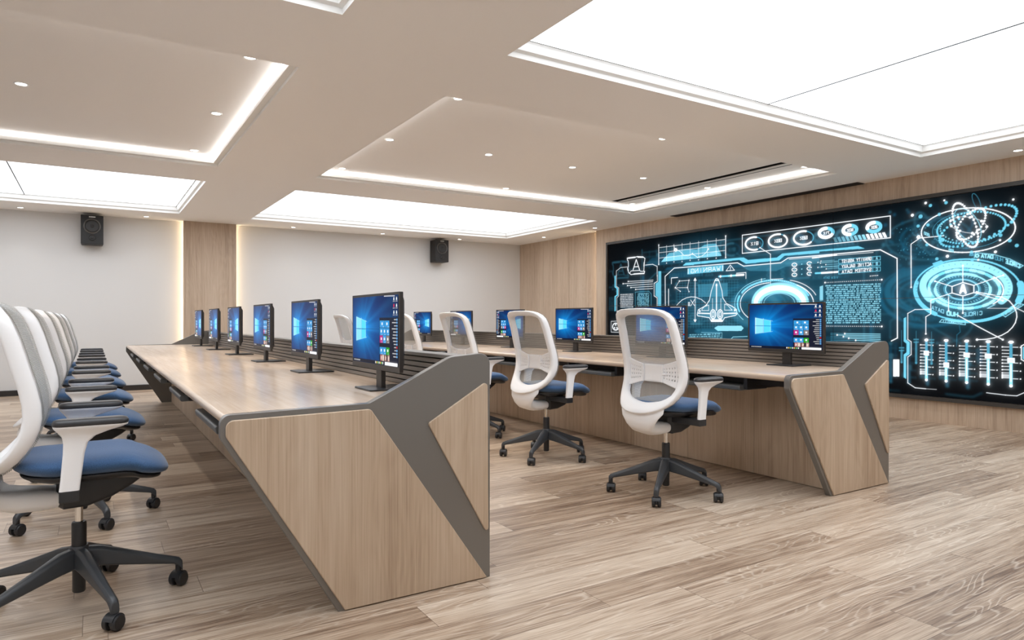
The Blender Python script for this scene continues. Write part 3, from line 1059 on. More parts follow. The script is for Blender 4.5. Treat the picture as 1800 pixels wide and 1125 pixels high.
def fabric_mat():
    m = mat('blue_seat_fabric', lin(54, 92, 138), .85); q = NT(m)
    t = q.n('ShaderNodeTexCoord')
    n = q.noise(t.outputs['Object'], 420, 2, .5)
    c = q.ramp(n, [(.3, lin(43, 76, 116)), (.7, lin(68, 108, 155))]); q.l(c, q.b.inputs['Base Color'])
    bp = q.n('ShaderNodeBump'); bp.inputs['Strength'].default_value = .25; bp.inputs['Distance'].default_value = .001
    q.l(n, bp.inputs['Height']); q.l(bp.outputs[0], q.b.inputs['Normal'])
    q.b.inputs['Sheen Weight'].default_value = .3
    return m

def screen_mat(name, strength, spec=.03):
    m = bpy.data.materials.new(name); m.use_nodes = True; nt = m.node_tree
    b = nt.nodes['Principled BSDF']; b.inputs['Base Color'].default_value = (.004, .004, .005, 1)
    b.inputs['Roughness'].default_value = .22; b.inputs['Specular IOR Level'].default_value = spec
    a = nt.nodes.new('ShaderNodeAttribute'); a.attribute_name = 'picture'
    nt.links.new(a.outputs['Color'], b.inputs['Emission Color']); b.inputs['Emission Strength'].default_value = strength
    return m

def panel_mat():
    m = mat('luminous_stretch_panel', (.9, .9, .9, 1), .04); b = m.node_tree.nodes['Principled BSDF']
    b.inputs['Emission Color'].default_value = (.94, 1.0, 1.07, 1); b.inputs['Emission Strength'].default_value = PANEL
    return m

PANEL = 2.35
FL = [lin(112, 88, 70), lin(160, 138, 117), lin(191, 171, 150), lin(214, 198, 179), lin(236, 224, 208)]
M = dict(
    wall=mat('warm_white_paint', lin(217, 216, 215), .7),
    ceil=mat('greige_ceiling_paint', lin(248, 247, 246), .8),
    trimw=mat('white_moulding_paint', lin(238, 238, 236), .45),
    oak=oak('oak_veneer_vertical', lin(160, 135, 112), lin(195, 173, 149), lin(211, 192, 170)),
    oakwall=oak('oak_wall_veneer', lin(158, 136, 115), lin(190, 169, 148), lin(206, 188, 168)),
    oaktop=oak('oak_desktop_veneer', lin(190, 166, 143), lin(207, 186, 165), lin(220, 201, 182), 'y', .22),
    floor=floor_mat(), mesh=mesh_mat(), fabric=fabric_mat(), panel=panel_mat(),
    grey=mat('graphite_satin_metal', lin(127, 124, 120), .28, .4),
    greytop=mat('graphite_cap', lin(128, 124, 120), .35, .3),
    slat=mat('grey_slat_laminate', lin(132, 125, 119), .42, .1),
    dark=mat('dark_recess', lin(30, 27, 26), .6),
    black=mat('black_plastic', lin(40, 41, 44), .38),
    blackm=mat('black_monitor_plastic', lin(44, 40, 38), .42),
    base=mat('charcoal_nylon', lin(62, 65, 69), .38),
    pad=mat('dark_grey_arm_pad', lin(52, 52, 54), .36),
    white=mat('white_chair_plastic', lin(247, 247, 248), .36),
    chrome=mat('chrome', (.8, .78, .75, 1), .12, 1.),
    skirt=mat('black_skirting', lin(44, 40, 38), .5),
    frame=mat('charcoal_display_frame', lin(58, 56, 54), .4),
    tray=mat('grey_tray_plastic', lin(92, 95, 96), .35),
    spk=mat('black_speaker_case', lin(22, 20, 20), .55),
    cone=mat('speaker_cone', lin(34, 32, 31), .5),
    ring=mat('speaker_ring', lin(92, 90, 88), .35, .4),
    badge=mat('silver_badge', lin(215, 213, 208), .3, .3),
    led=emis('cove_led', (1, .97, .93, 1), 7.5),
    warm=emis('warm_led', (1, .80, .52, 1), 14.),
    lens=emis('downlight_lens', (1, .96, .9, 1), 10.),
    bezel=mat('white_downlight_ring', lin(235, 235, 233), .4),
    wallscreen=screen_mat('video_wall_picture', 1.05, .0),
    pcscreen=screen_mat('monitor_picture', 1.05),
)

# ---------------------------------------------------------------- builders
def link(name, me, m, parent=None):
    o = bpy.data.objects.new(name, me); col.objects.link(o)
    if m is not None:
        for x in (m if isinstance(m, (list, tuple)) else [m]): me.materials.append(x)
    if parent: o.parent = parent
    return o

def tag(o, label=None, cat=None, group=None, kind=None):
    if label: o['label'] = label
    if cat: o['category'] = cat
    if group: o['group'] = group
    if kind: o['kind'] = kind
    return o

def empty(name, loc, label, cat, group=None, rz=0):
    o = bpy.data.objects.new(name, None); col.objects.link(o); o.location = loc; o.rotation_euler.z = rz
    o.empty_display_size = .1
    return tag(o, label, cat, group)

class MB:
    """collects simple solids and links them as ONE mesh object"""
    def __init__(s): s.v = []; s.f = []; s.mi = []
    def add(s, vs, fs, mi=0):
        k = len(s.v); s.v += [tuple(p) for p in vs]; s.f += [tuple(i+k for i in f) for f in fs]; s.mi += [mi]*len(fs)
    def box(s, x0, x1, y0, y1, z0, z1, mi=0):
        s.add([(x0,y0,z0),(x1,y0,z0),(x1,y1,z0),(x0,y1,z0),(x0,y0,z1),(x1,y0,z1),(x1,y1,z1),(x0,y1,z1)],
              [(0,3,2,1),(4,5,6,7),(0,1,5,4),(1,2,6,5),(2,3,7,6),(3,0,4,7)], mi)
    def loft(s, rings, cap=True, closed=False, mi=0):
        n = len(rings[0]); k = []
        vs = [p for r in rings for p in r]; fs = []
        m = len(rings)
        for i in range(m if closed else m-1):
            for j in range(n):
                a = i*n+j; b = i*n+(j+1) % n; c = ((i+1) % m)*n+(j+1) % n; d = ((i+1) % m)*n+j
                fs.append((a, b, c, d))
        if cap and not closed:
            fs.append(tuple(range(n-1, -1, -1))); fs.append(tuple((m-1)*n+j for j in range(n)))
        s.add(vs, fs, mi)
    def lathe(s, prof, c=(0, 0, 0), axis=(0, 0, 1), n=24, mi=0, ring=False):
        ax = Vector(axis).normalized(); u = ax.orthogonal().normalized(); w = ax.cross(u); c = Vector(c)
        s.loft([[c+ax*h+(u*math.cos(2*math.pi*j/n)+w*math.sin(2*math.pi*j/n))*max(r, 1e-4) for j in range(n)] for r, h in prof], mi=mi, cap=not ring, closed=ring)
    def prism(s, pts, y0, y1, mi=0):
        """polygon in x,z pushed along y"""
        s.loft([[(x, y0, z) for x, z in pts], [(x, y1, z) for x, z in pts]], mi=mi)
    def build(s, name, m, parent=None, smooth=False, bevel=0, seg=2, angle=35, weld=False):
        me = bpy.data.meshes.new(name); me.from_pydata(s.v, [], s.f); me.update()
        o = link(name, me, m, parent)
        me.polygons.foreach_set('material_index', s.mi)
        bm = bmesh.new(); bm.from_mesh(me)
        if weld: bmesh.ops.remove_doubles(bm, verts=bm.verts, dist=1e-5)
        bmesh.ops.recalc_face_normals(bm, faces=bm.faces); bm.to_mesh(me); bm.free()
        if smooth:
            me.shade_smooth()
            if angle < 180: me.set_sharp_from_angle(angle=R(angle))
        if bevel:
            b = o.modifiers.new('edge', 'BEVEL'); b.width = bevel; b.segments = seg; b.limit_method = 'ANGLE'; b.angle_limit = R(35)
        return o

def round_poly(pts, n=6):
    """pts: (x, z, r) -> polygon with rounded corners"""
    out = []
    for i, (x, z, r) in enumerate(pts):
        p = Vector((x, z)); a = Vector(pts[i-1][:2]); b = Vector(pts[(i+1) % len(pts)][:2])
        if r <= 0: out.append((x, z)); continue
        d1 = (a-p).normalized(); d2 = (b-p).normalized(); ang = d1.angle(d2); t = min(r/math.tan(ang/2), (a-p).length*.49, (b-p).length*.49)
        r2 = t*math.tan(ang/2)
        c = p+(d1+d2).normalized()*(r2/math.sin(ang/2))
        s = p+d1*t; e = p+d2*t
        a0 = math.atan2(s.y-c.y, s.x-c.x); a1 = math.atan2(e.y-c.y, e.x-c.x); da = (a1-a0+math.pi) % (2*math.pi)-math.pi
        for k in range(n+1):
            q = a0+da*k/n; out.append((c.x+r2*math.cos(q), c.y+r2*math.sin(q)))
    return out

def rrect(cx, cy, hx, hy, r, z, n=5):
    out = []
    r = min(r, hx*.999, hy*.999)
    for sx, sy, a in ((1, 1, 0), (-1, 1, 90), (-1, -1, 180), (1, -1, 270)):
        for k in range(n+1):
            t = R(a+90*k/n); out.append((cx+sx*(hx-r)+r*math.cos(t), cy+sy*(hy-r)+r*math.sin(t), z))
    return out

def copy_tree(o, parent=None):
    c = o.copy(); col.objects.link(c); c.parent = parent
    for ch in list(o.children): copy_tree(ch, c)
    return c

# ---------------------------------------------------------------- room shell
ZC, ZU, ZP = 2.82, 2.92, 2.925
CX = [(-2.78, 1.16), (2.22, 7.20)]
CY = [(.70, 3.60), (4.50, 7.90), (8.80, 11.70)]
X0, X1, Y0, Y1 = -3.66, 8.12, -.35, 12.6

b = MB(); b.box(X0-.2, X1+.2, Y0-.2, Y1+.2, -.1, 0)
tag(b.build('floor', M['floor']), kind='structure')
b = MB(); b.box(X0-.2, X1+.2, Y1, Y1+.15, 0, 3.1); tag(b.build('wall_back', M['wall']), kind='structure')
b = MB(); b.box(X0-.2, X0, Y0, Y1, 0, 3.1); tag(b.build('wall_left', M['wall']), kind='structure')
b = MB(); b.box(X0-.2, X1+.2, Y0-.15, Y0, 0, 3.1); tag(b.build('wall_front', M['wall']), kind='structure')
b = MB(); b.box(8.0, 8.22, 2.45, 9.8, 0, ZC)
tag(b.build('wall_right', M['oakwall']), kind='structure')
b = MB(); b.box(8.13, 8.22, Y0, Y1, 0, 3.1); tag(b.build('wall_right_backing', M['dark']), kind='structure')
b = MB()
for y0, y1 in ((11.68, 12.598), (10.78, 11.68), (9.92, 10.78), (9.80, 9.92), (1.55, 2.45), (.65, 1.55), (-.35, .65)):
    b.box(8.10, 8.128, y0+.003, y1-.003, 0, ZC)
tag(b.build('wall_right_recess', M['oakwall']), kind='structure')
b = MB(); b.box(-3.64, 1.28, 12.578, 12.6, 0, .085); b.box(2.155, 8.09, 12.578, 12.6, 0, .085)
tag(b.build('baseboard_back', M['skirt'], bevel=.003), kind='structure')
b = MB(); b.box(-3.66, -3.638, -.33, 12.58, 0, .085); tag(b.build('baseboard_left', M['skirt'], bevel=.003), kind='structure')

# ceiling: one sheet with six openings, the raised lids of the cove-lit ones
b = MB()
xs = [X0-.2, *CX[0], *CX[1], X1+.2]; ys = [Y0-.2, *CY[0], *CY[1], *CY[2], Y1+.2]
for i in range(len(xs)-1):
    for j in range(len(ys)-1):
        if (i in (1, 3)) and (j in (1, 3, 5)): continue
        b.add([(xs[i], ys[j], ZC), (xs[i+1], ys[j], ZC), (xs[i+1], ys[j+1], ZC), (xs[i], ys[j+1], ZC)], [(0, 3, 2, 1)])
b.box(X0-.2, X1+.2, Y0-.2, Y1+.2, 3.06, 3.12)
for i, (x0, x1) in enumerate(CX):
    y0, y1 = CY[1]
    hole = (6.55, 6.75, 4.70, 7.66) if i else None
    if hole:
        hx0, hx1, hy0, hy1 = hole
        for q in ((x0, hx0, y0, y1), (hx1, x1, y0, y1), (hx0, hx1, y0, hy0), (hx0, hx1, hy1, y1)):
            b.box(*q, ZU, ZU+.012)
    else: b.box(x0, x1, y0, y1, ZU, ZU+.012)
tag(b.build('ceiling', M['ceil']), kind='structure')

def ring_band(b, r0, z0, r1, z1):
    """vertical or sloping band between two rectangles (x0,x1,y0,y1) at heights z0 and z1"""
    def c(r, z): x0, x1, y0, y1 = r; return [(x0, y0, z), (x1, y0, z), (x1, y1, z), (x0, y1, z)]
    b.add(c(r0, z0)+c(r1, z1), [(i, (i+1) % 4, 4+(i+1) % 4, 4+i) for i in range(4)])
def inset(r, d): return (r[0]+d, r[1]-d, r[2]+d, r[3]-d)

PLACE = {(0, 0): 'front left bay', (1, 0): 'front right bay', (0, 2): 'back left bay', (1, 2): 'back middle bay'}
n = 0
for i in range(2):
    for j in range(3):
        r = (*CX[i], *CY[j]); n += 1
        b = MB()
        if j == 1:
            ring_band(b, r, ZC, r, ZC+.026); r2 = inset(r, .05)
            ring_band(b, r, ZC+.026, r2, ZC+.026); ring_band(b, r2, ZC+.026, r2, ZU)
            tag(b.build('trim_%d' % n, M['trimw']), kind='structure')
            # glowing strip along the top of the upstand, one run per side
            bay = 'right' if i else 'left'
            x0, x1, y0, y1 = r2; t = .006; z0, z1 = ZU-.034, ZU-.004
            for nm, q in (('far', (x0, x1, y1-t, y1)), ('near', (x0, x1, y0, y0+t)), ('left', (x0, x0+t, y0+t, y1-t)), ('right', (x1-t, x1, y0+t, y1-t))):
                s = MB(); s.box(*q, z0, z1)
                tag(s.build('led_strip', M['led']), 'white LED light strip on the %s side of the %s raised ceiling recess' % (nm, bay), 'light strip', 'LED strips in the ceiling recesses')
        else:
            ring_band(b, r, ZC, r, ZC+.034); r2 = inset(r, .028)
            ring_band(b, r, ZC+.034, r2, ZC+.044); r3 = inset(r2, .016)
            ring_band(b, r2, ZC+.044, r3, ZP); ring_band(b, r3, ZP, inset(r3, .02), ZP)
            tag(b.build('trim_%d' % n, M['trimw']), kind='structure')
            g = inset(r3, .006); b = MB(); ring_band(b, g, ZP-.003, inset(g, .008), ZP-.003)
            tag(b.build('trim_%d' % (n+10), M['frame']), kind='structure')
            xm = (r[0]+r[1])/2
            for side, (a0, a1) in (('left', (r3[0]+.01, xm-.004)), ('right', (xm+.004, r3[1]-.01))):
                s = MB(); s.box(a0, a1, r3[2]+.01, r3[3]-.01, ZP, ZP+.012)
                tag(s.build('luminous_ceiling_panel', M['panel']), 'glowing white ceiling panel, %s half of the %s' % (side, PLACE[(i, j)]), 'ceiling light', 'glowing ceiling panels')
            s = MB(); s.box(xm-.0075, xm+.0075, r3[2], r3[3], ZP-.0025, ZP+.006)
            tag(s.build('trim_%d' % (n+20), M['frame']), kind='structure')

# air outlets
b = MB(); b.box(6.55, 6.75, 4.70, 7.66, ZU+.10, ZU+.11); b.box(6.55, 6.556, 4.70, 7.66, ZU-.002, ZU+.10); b.box(6.744, 6.75, 4.70, 7.66, ZU-.002, ZU+.10)
b.box(6.55, 6.75, 4.70, 4.706, ZU-.002, ZU+.10); b.box(6.55, 6.75, 7.654, 7.66, ZU-.002, ZU+.10)
d = b.build('ceiling_vent', M['dark']); tag(d, 'long black slot air diffuser with a white vane in the raised ceiling', 'air vent')
s = MB(); s.box(6.668, 6.740, 4.71, 7.65, ZU+.001, ZU+.008); s.build('vane', M['trimw'], d)
b = MB(); b.box(7.85, 7.995, 4.65, 7.76, ZC-.006, ZC-.001)
for k in range(6): b.box(7.862+k*.023, 7.868+k*.023, 4.66, 7.75, ZC-.012, ZC-.006)
tag(b.build('ceiling_vent', M['skirt']), 'black linear air grille in the ceiling along the video wall', 'air vent')

# wooden pier on the back wall with warm strips behind its edges
b = MB(); b.box(1.30, 2.135, 12.48, 12.51, 0, ZC); b.box(1.37, 2.065, 12.51, 12.6, 0, ZC)
tag(b.build('wall_back_pier', M['oakwall']), kind='structure')
for nm, x0, x1 in (('left', 1.352, 1.369), ('right', 2.066, 2.083)):
    s = MB(); s.box(x0, x1, 12.535, 12.56, .02, ZC-.01)
    tag(s.build('led_strip', M['warm']), 'warm vertical LED strip behind the %s edge of the wooden pier' % nm, 'light strip', 'warm vertical strips')
s = MB(); s.box(8.03, 8.045, 9.801, 9.812, .02, ZC-.01)
tag(s.build('led_strip', M['warm']), 'warm vertical LED strip at the far edge of the video wall surround', 'light strip', 'warm vertical strips')

# downlights
DL = [(-.90, 12.28, 0, 'in the back ceiling margin, left of the left speaker'), (.74, 12.28, 0, 'in the back ceiling margin, between left speaker and wooden pier'),
      (3.06, 12.28, 0, 'in the back ceiling margin, first one right of the wooden pier'), (4.75, 12.28, 0, 'in the back ceiling margin, second one right of the wooden pier'),
      (6.42, 12.28, 0, 'in the back ceiling margin, just right of the right speaker'), (7.71, 11.10, 0, 'in the ceiling above the oak panels near the back corner'),
      (7.71, 9.48, 0, 'in the ceiling above the far top corner of the video wall'), (7.71, 2.94, 0, 'in the ceiling above the near end of the video wall'),
      (.90, 4.75, 1, 'in the left raised ceiling, at its near right corner'), (.90, 6.20, 1, 'in the left raised ceiling, halfway along its right edge'),
      (.90, 7.67, 1, 'in the left raised ceiling, at its far right corner'), (-.45, 6.20, 1, 'in the middle line of the left raised ceiling'),
      (2.47, 4.75, 1, 'in the right raised ceiling, at its near left corner'), (2.47, 6.20, 1, 'in the right raised ceiling, halfway along its left edge'),
      (2.47, 7.67, 1, 'in the right raised ceiling, at its far left corner'), (3.59, 6.20, 1, 'in the right raised ceiling, left of its centre'),
      (4.71, 6.20, 1, 'at the very centre of the right raised ceiling'), (4.71, 7.67, 1, 'in the right raised ceiling, middle of its far edge'),
      (4.71, 4.75, 1, 'in the right raised ceiling, middle of its near edge'), (5.81, 6.20, 1, 'in the right raised ceiling, right of its centre'),
      (6.96, 6.20, 1, 'in the right raised ceiling, between the slot diffuser and cove light'), (6.96, 7.67, 1, 'in the right raised ceiling, at its far right corner'),
      (6.96, 4.75, 1, 'in the right raised ceiling, at its near right corner')]
dl0 = None
beams = []
for en in (2.5, 62):
    L = bpy.data.lights.new('downlight_beam', 'SPOT'); L.energy = en; L.color = (1, .94, .87); L.spot_size = R(72); L.spot_blend = .35; L.shadow_soft_size = .04; beams.append(L)
for x, y, up, wh in DL:
    z = ZU if up else ZC
    if dl0 is None:
        dl0 = o = empty('downlight', (x, y, z), '', '', 'recessed downlights')
        m = MB(); m.lathe([(.036, -.001), (.048, -.001), (.048, -.006), (.044, -.009), (.036, -.006)], n=28, ring=True); m.build('trim_ring', M['bezel'], o, True)
        m = MB(); m.lathe([(.001, -.004), (.036, -.004), (.036, -.001), (.001, -.001)], n=24); m.build('lens', M['lens'], o)
        L = beams[0]
        lo = bpy.data.objects.new('downlight_beam', L); col.objects.link(lo); lo.parent = o; lo.location = (0, 0, -.02)
    else: o = copy_tree(dl0); o.location = (x, y, z)
    for ch in o.children:
        if ch.type == 'LIGHT': ch.data = beams[up]
    tag(o, 'small round recessed downlight '+wh, 'downlight', 'recessed downlights')

# ---------------------------------------------------------------- picture raster for the displays
FONT = {'A': [(0,0,2,6,4,0),(.7,2,3.3,2)], 'B': [(0,0,0,6,3,6,4,5,4,4,3,3,0,3),(3,3,4,2,4,1,3,0,0,0)], 'C': [(4,1,3,0,1,0,0,1,0,5,1,6,3,6,4,5)],
 'D': [(0,0,0,6,3,6,4,5,4,1,3,0,0,0)], 'E': [(4,0,0,0,0,6,4,6),(0,3,3,3)], 'G': [(4,5,3,6,1,6,0,5,0,1,1,0,3,0,4,1,4,3,2,3)], 'H': [(0,0,0,6),(4,0,4,6),(0,3,4,3)],
 'I': [(2,0,2,6)], 'K': [(0,0,0,6),(4,6,0,3,4,0)], 'L': [(0,6,0,0,4,0)], 'M': [(0,0,0,6,2,3,4,6,4,0)], 'N': [(0,0,0,6,4,0,4,6)], 'O': [(0,1,0,5,1,6,3,6,4,5,4,1,3,0,1,0,0,1)],
 'R': [(0,0,0,6,3,6,4,5,4,4,3,3,0,3),(2,3,4,0)], 'S': [(0,1,1,0,3,0,4,1,4,2,3,3,1,3,0,4,0,5,1,6,3,6,4,5)], 'T': [(2,0,2,6),(0,6,4,6)], 'U': [(0,6,0,1,1,0,3,0,4,1,4,6)],
 'V': [(0,6,2,0,4,6)], 'W': [(0,6,1,0,2,3.5,3,0,4,6)], 'X': [(0,0,4,6),(0,6,4,0)], 'Y': [(0,6,2,3,4,6),(2,3,2,0)], '0': [(0,0,0,6,4,6,4,0,0,0)], '1': [(1,5,2,6,2,0)],
 '2': [(0,6,4,6,4,3,0,3,0,0,4,0)], '3': [(0,6,4,6,4,0,0,0),(0,3,4,3)], '6': [(4,6,0,6,0,0,4,0,4,3,0,3)], '7': [(0,6,4,6,1,0)], '8': [(0,0,0,6,4,6,4,0,0,0),(0,3,4,3)], '%': [(0,0,4,6),(0,5,1,6),(3,0,4,1)]}

class Raster:
    def __init__(s, w, h, px):
        s.w, s.h, s.px = w, h, px; s.a = np.zeros((h, w, 3), np.float32); s.g = np.zeros((h, w, 3), np.float32)
    def box(s, x0, x1, y0, y1):
        i0 = max(0, int(x0)-1); i1 = min(s.w, int(x1)+3); j0 = max(0, int(y0)-1); j1 = min(s.h, int(y1)+3)
        if i0 >= i1 or j0 >= j1: return None
        return i0, i1, j0, j1, *np.meshgrid(np.arange(i0, i1, dtype=np.float32), np.arange(j0, j1, dtype=np.float32))
    def put(s, i0, i1, j0, j1, cov, c, glow=0):
        cov = cov[..., None]; t = s.a[j0:j1, i0:i1]; t[:] = t*(1-cov)+np.array(c, np.float32)*cov
        if glow: s.g[j0:j1, i0:i1] += cov*np.array(c, np.float32)*glow
    def seg(s, x0, y0, x1, y1, r, c, a, glow=0):
        q = s.box(min(x0, x1)-r, max(x0, x1)+r, min(y0, y1)-r, max(y0, y1)+r)
        if q is None: return
        i0, i1, j0, j1, X, Y = q; dx, dy = x1-x0, y1-y0; d2 = dx*dx+dy*dy
        t = np.clip(((X-x0)*dx+(Y-y0)*dy)/d2, 0, 1) if d2 > 1e-9 else 0
        d = np.hypot(X-x0-t*dx, Y-y0-t*dy)
        rr = max(r, .5); s.put(i0, i1, j0, j1, np.clip(rr+.5-d, 0, 1)*a*min(1, r/.5 if r < .5 else 1), c, glow)
    def line(s, p, r, c, a, glow=0):
        for k in range(len(p)-1): s.seg(*p[k], *p[k+1], r, c, a, glow)
    def poly(s, p, c, a, glow=0):
        xs = [q[0] for q in p]; ys = [q[1] for q in p]; q = s.box(min(xs), max(xs), min(ys), max(ys))
        if q is None: return
        i0, i1, j0, j1, X, Y = q; cov = np.zeros(X.shape, np.float32)
        for ox, oy in ((-.25, -.25), (.25, -.25), (-.25, .25), (.25, .25)):
            ins = np.zeros(X.shape, bool)
            for k in range(len(p)):
                (ax, ay), (bx, by) = p[k], p[k-1]
                if ay == by: continue
                cnd = ((ay > Y+oy) != (by > Y+oy)) & (X+ox < (bx-ax)*(Y+oy-ay)/(by-ay)+ax); ins ^= cnd
            cov += ins*.25
        s.put(i0, i1, j0, j1, cov*a, c, glow)
    def text(s, S, E, h, t, r, c, a, glow=0):
        n = len(t); ax, ay = (E[0]-S[0])/n, (E[1]-S[1])/n
        for k, ch in enumerate(t):
            for st in FONT.get(ch, ()):
                P = [(S[0]+ax*(k+st[i]/4*.72), S[1]+ay*(k+st[i]/4*.72)+h*st[i+1]/6) for i in range(0, len(st), 2)]
                s.line(P, r, c, a, glow)
    def blur(s, img, sg):
        k = int(sg*3); x = np.arange(-k, k+1); w = np.exp(-x*x/(2*sg*sg)); w = (w/w.sum()).astype(np.float32)
        for ax in (0, 1):
            pad = [(0, 0)]*3; pad[ax] = (k, k); p = np.pad(img, pad); out = np.zeros_like(img)
            for i, ww in enumerate(w):
                sl = [slice(None)]*3; sl[ax] = slice(i, i+img.shape[ax]); out += ww*p[tuple(sl)]
            img = out
        return img

def picture_grid(name, img, corner, eu, ev, m, parent):
    """a flat display surface whose vertices carry the picture; img rows run upward"""
    h, w = img.shape[:2]
    u = np.linspace(0, 1, w); v = np.linspace(0, 1, h); U, V = np.meshgrid(u, v)
    co = np.array(corner)+U[..., None]*np.array(eu)+V[..., None]*np.array(ev)
    me = bpy.data.meshes.new(name); nv = w*h; nf = (w-1)*(h-1)
    me.vertices.add(nv); me.vertices.foreach_set('co', co.reshape(-1).astype(np.float32))
    idx = np.arange(nv).reshape(h, w); q = np.stack([idx[:-1, :-1], idx[:-1, 1:], idx[1:, 1:], idx[1:, :-1]], -1).reshape(-1, 4)
    me.loops.add(nf*4); me.loops.foreach_set('vertex_index', q.reshape(-1).astype(np.int32))
    me.polygons.add(nf); me.polygons.foreach_set('loop_start', (np.arange(nf)*4).astype(np.int32))
    at = me.color_attributes.new('picture', 'FLOAT_COLOR', 'POINT')
    c = np.ones((nv, 4), np.float32); c[:, :3] = img.reshape(-1, 3); at.data.foreach_set('color', c.reshape(-1))
    me.update(calc_edges=True); me.validate()
    return link(name, me, m, parent)

# ---------------------------------------------------------------- video wall
PX = 5.0
def hud():
    W, H = 1312, 446
    C = [(1., 1.05, 1.1), (.16, .60, .80), (.07, .33, .48), (.012, .085, .135), (.30, .74, .92), (.006, .016, .024)]
    r = Raster(W, H, PX); X, Y = np.meshgrid(np.arange(W), np.arange(H)); r.a[:] = (.0012, .0016, .002)
    f = lambda t: [(t[i]/PX, (t[i+1]-290)/PX) for i in range(0, len(t), 2)]
    for it in HUD:
        k, c, wd, a, t = it; c = C[c]; gl = .20 if it[1] in (0, 4) else .04
        if k in 'LE' and wd > 36: gl *= .25
        if k == 'G':
            a *= .72; s = np.exp(-((X-t[0]/PX)/(t[2]/PX))**2-((Y-(t[1]-290)/PX)/(t[3]/PX))**2)
            r.a += (s*a)[..., None]*np.array(c, np.float32)
        elif k == 'L': r.line(f(t), wd/PX/2*.78, c, a, gl)
        elif k == 'P': r.poly(f(t), c, a, gl*.6)
        elif k == 'D':
            for p in f(t): r.seg(*p, *p, wd/PX/2*1.25, c, a, gl*3)
        elif k == 'T': r.text((t[0]/PX, (t[1]-290)/PX), (t[2]/PX, (t[3]-290)/PX), t[4]/PX, t[5], wd/PX/2*.7, c, a, gl)
        elif k == 'E':
            o, u, v = (t[0]/PX, (t[1]-290)/PX), (t[2]/PX, t[3]/PX), (t[4]/PX, t[5]/PX)
            n = t[8] or max(24, int(abs(t[7]-t[6])/5)); P = []
            for i in range(n+1):
                q = R(t[6]+(t[7]-t[6])*i/n); P.append((o[0]+u[0]*math.cos(q)+v[0]*math.sin(q), o[1]+u[1]*math.cos(q)+v[1]*math.sin(q)))
            if t[8]:
                for p in P[:-1]: r.seg(*p, *p, wd/PX/2, c, a, gl*2)
            else: r.line(P, wd/PX/2, c, a, gl)
        elif k == 'R':
            q = f(t[:8]); rs = np.random.RandomState(t[8]); n = wd
            for i in range(n):
                v = (i+.5)/n; ax, ay = q[0][0]+(q[2][0]-q[0][0])*v, q[0][1]+(q[2][1]-q[0][1])*v
                bx, by = q[1][0]+(q[3][0]-q[1][0])*v, q[1][1]+(q[3][1]-q[1][1])*v
                hh = abs(q[0][1]-q[2][1])/n*.30; u = rs.rand()*.04
                while u < .99:
                    e = min(1, u+.02+rs.rand()*.11)
                    x = u
                    while x < e:
                        x2 = min(e, x+.007); g = .6+.4*rs.rand(); k2 = hh*(.7+.5*rs.rand())
                        r.poly([(ax+(bx-ax)*x, ay+(by-ay)*x-k2), (ax+(bx-ax)*x2, ay+(by-ay)*x2-k2), (ax+(bx-ax)*x2, ay+(by-ay)*x2+k2), (ax+(bx-ax)*x, ay+(by-ay)*x+k2)], c, a*g, .05); x = x2+.0012
                    u = e+.01+rs.rand()*.022
    img = r.a
    ghost = r.blur(img, 2.1); gh = np.zeros_like(ghost); dx, dy = 80, 10
    gh[:H-dy, :W-dx] = ghost[dy:, dx:]
    img = img+gh*np.array((.02, .085, .12), np.float32)
    img = img+r.blur(r.g, 3.5)*.42+r.blur(r.g, 11)*.33
    return img

def video_wall():
    y0, y1, z0, z1 = 2.87, 9.43, .29, 2.52; xf = 7.955
    e = empty('video_wall', (8.0, 6.15, z0), 'long wall of tiled displays showing a cyan and white mirrored spacecraft control interface', 'video wall')
    off = Vector(e.location)
    F = MB(); t = .042
    for q in ((y0-t, y1+t, z1, z1+t), (y0-t, y1+t, z0-t, z0), (y0-t, y0, z0, z1), (y1, y1+t, z0, z1)): F.box(xf-off.x, -.0005, q[0]-off.y, q[1]-off.y, q[2]-off.z, q[3]-off.z)
    F.build('surround_frame', M['frame'], e)
    img = hud(); H, W = img.shape[:2]
    nx, nz = 3, 2; gap = .0022
    for i in range(nx):
        for j in range(nz):
            a0, a1 = i*W//nx, (i+1)*W//nx; b0, b1 = j*H//nz, (j+1)*H//nz
            sub = img[b0:min(H, b1+1), a0:min(W, a1+1)]
            wy = (y1-y0)/nx; wz = (z1-z0)/nz
            ys = y1-i*wy-gap; zs = z0+j*wz+gap
            cs = MB(); cs.box(.992-1, -.001, ys-wy+2*gap-off.y, ys-off.y, zs-off.z, zs+wz-2*gap-off.z)
            p = cs.build('display_panel', M['blackm'], e)
            picture_grid('screen', sub, (-.0085, ys-off.y, zs-off.z), (0, -(wy-2*gap), 0), (0, 0, wz-2*gap), M['wallscreen'], p)
video_wall()

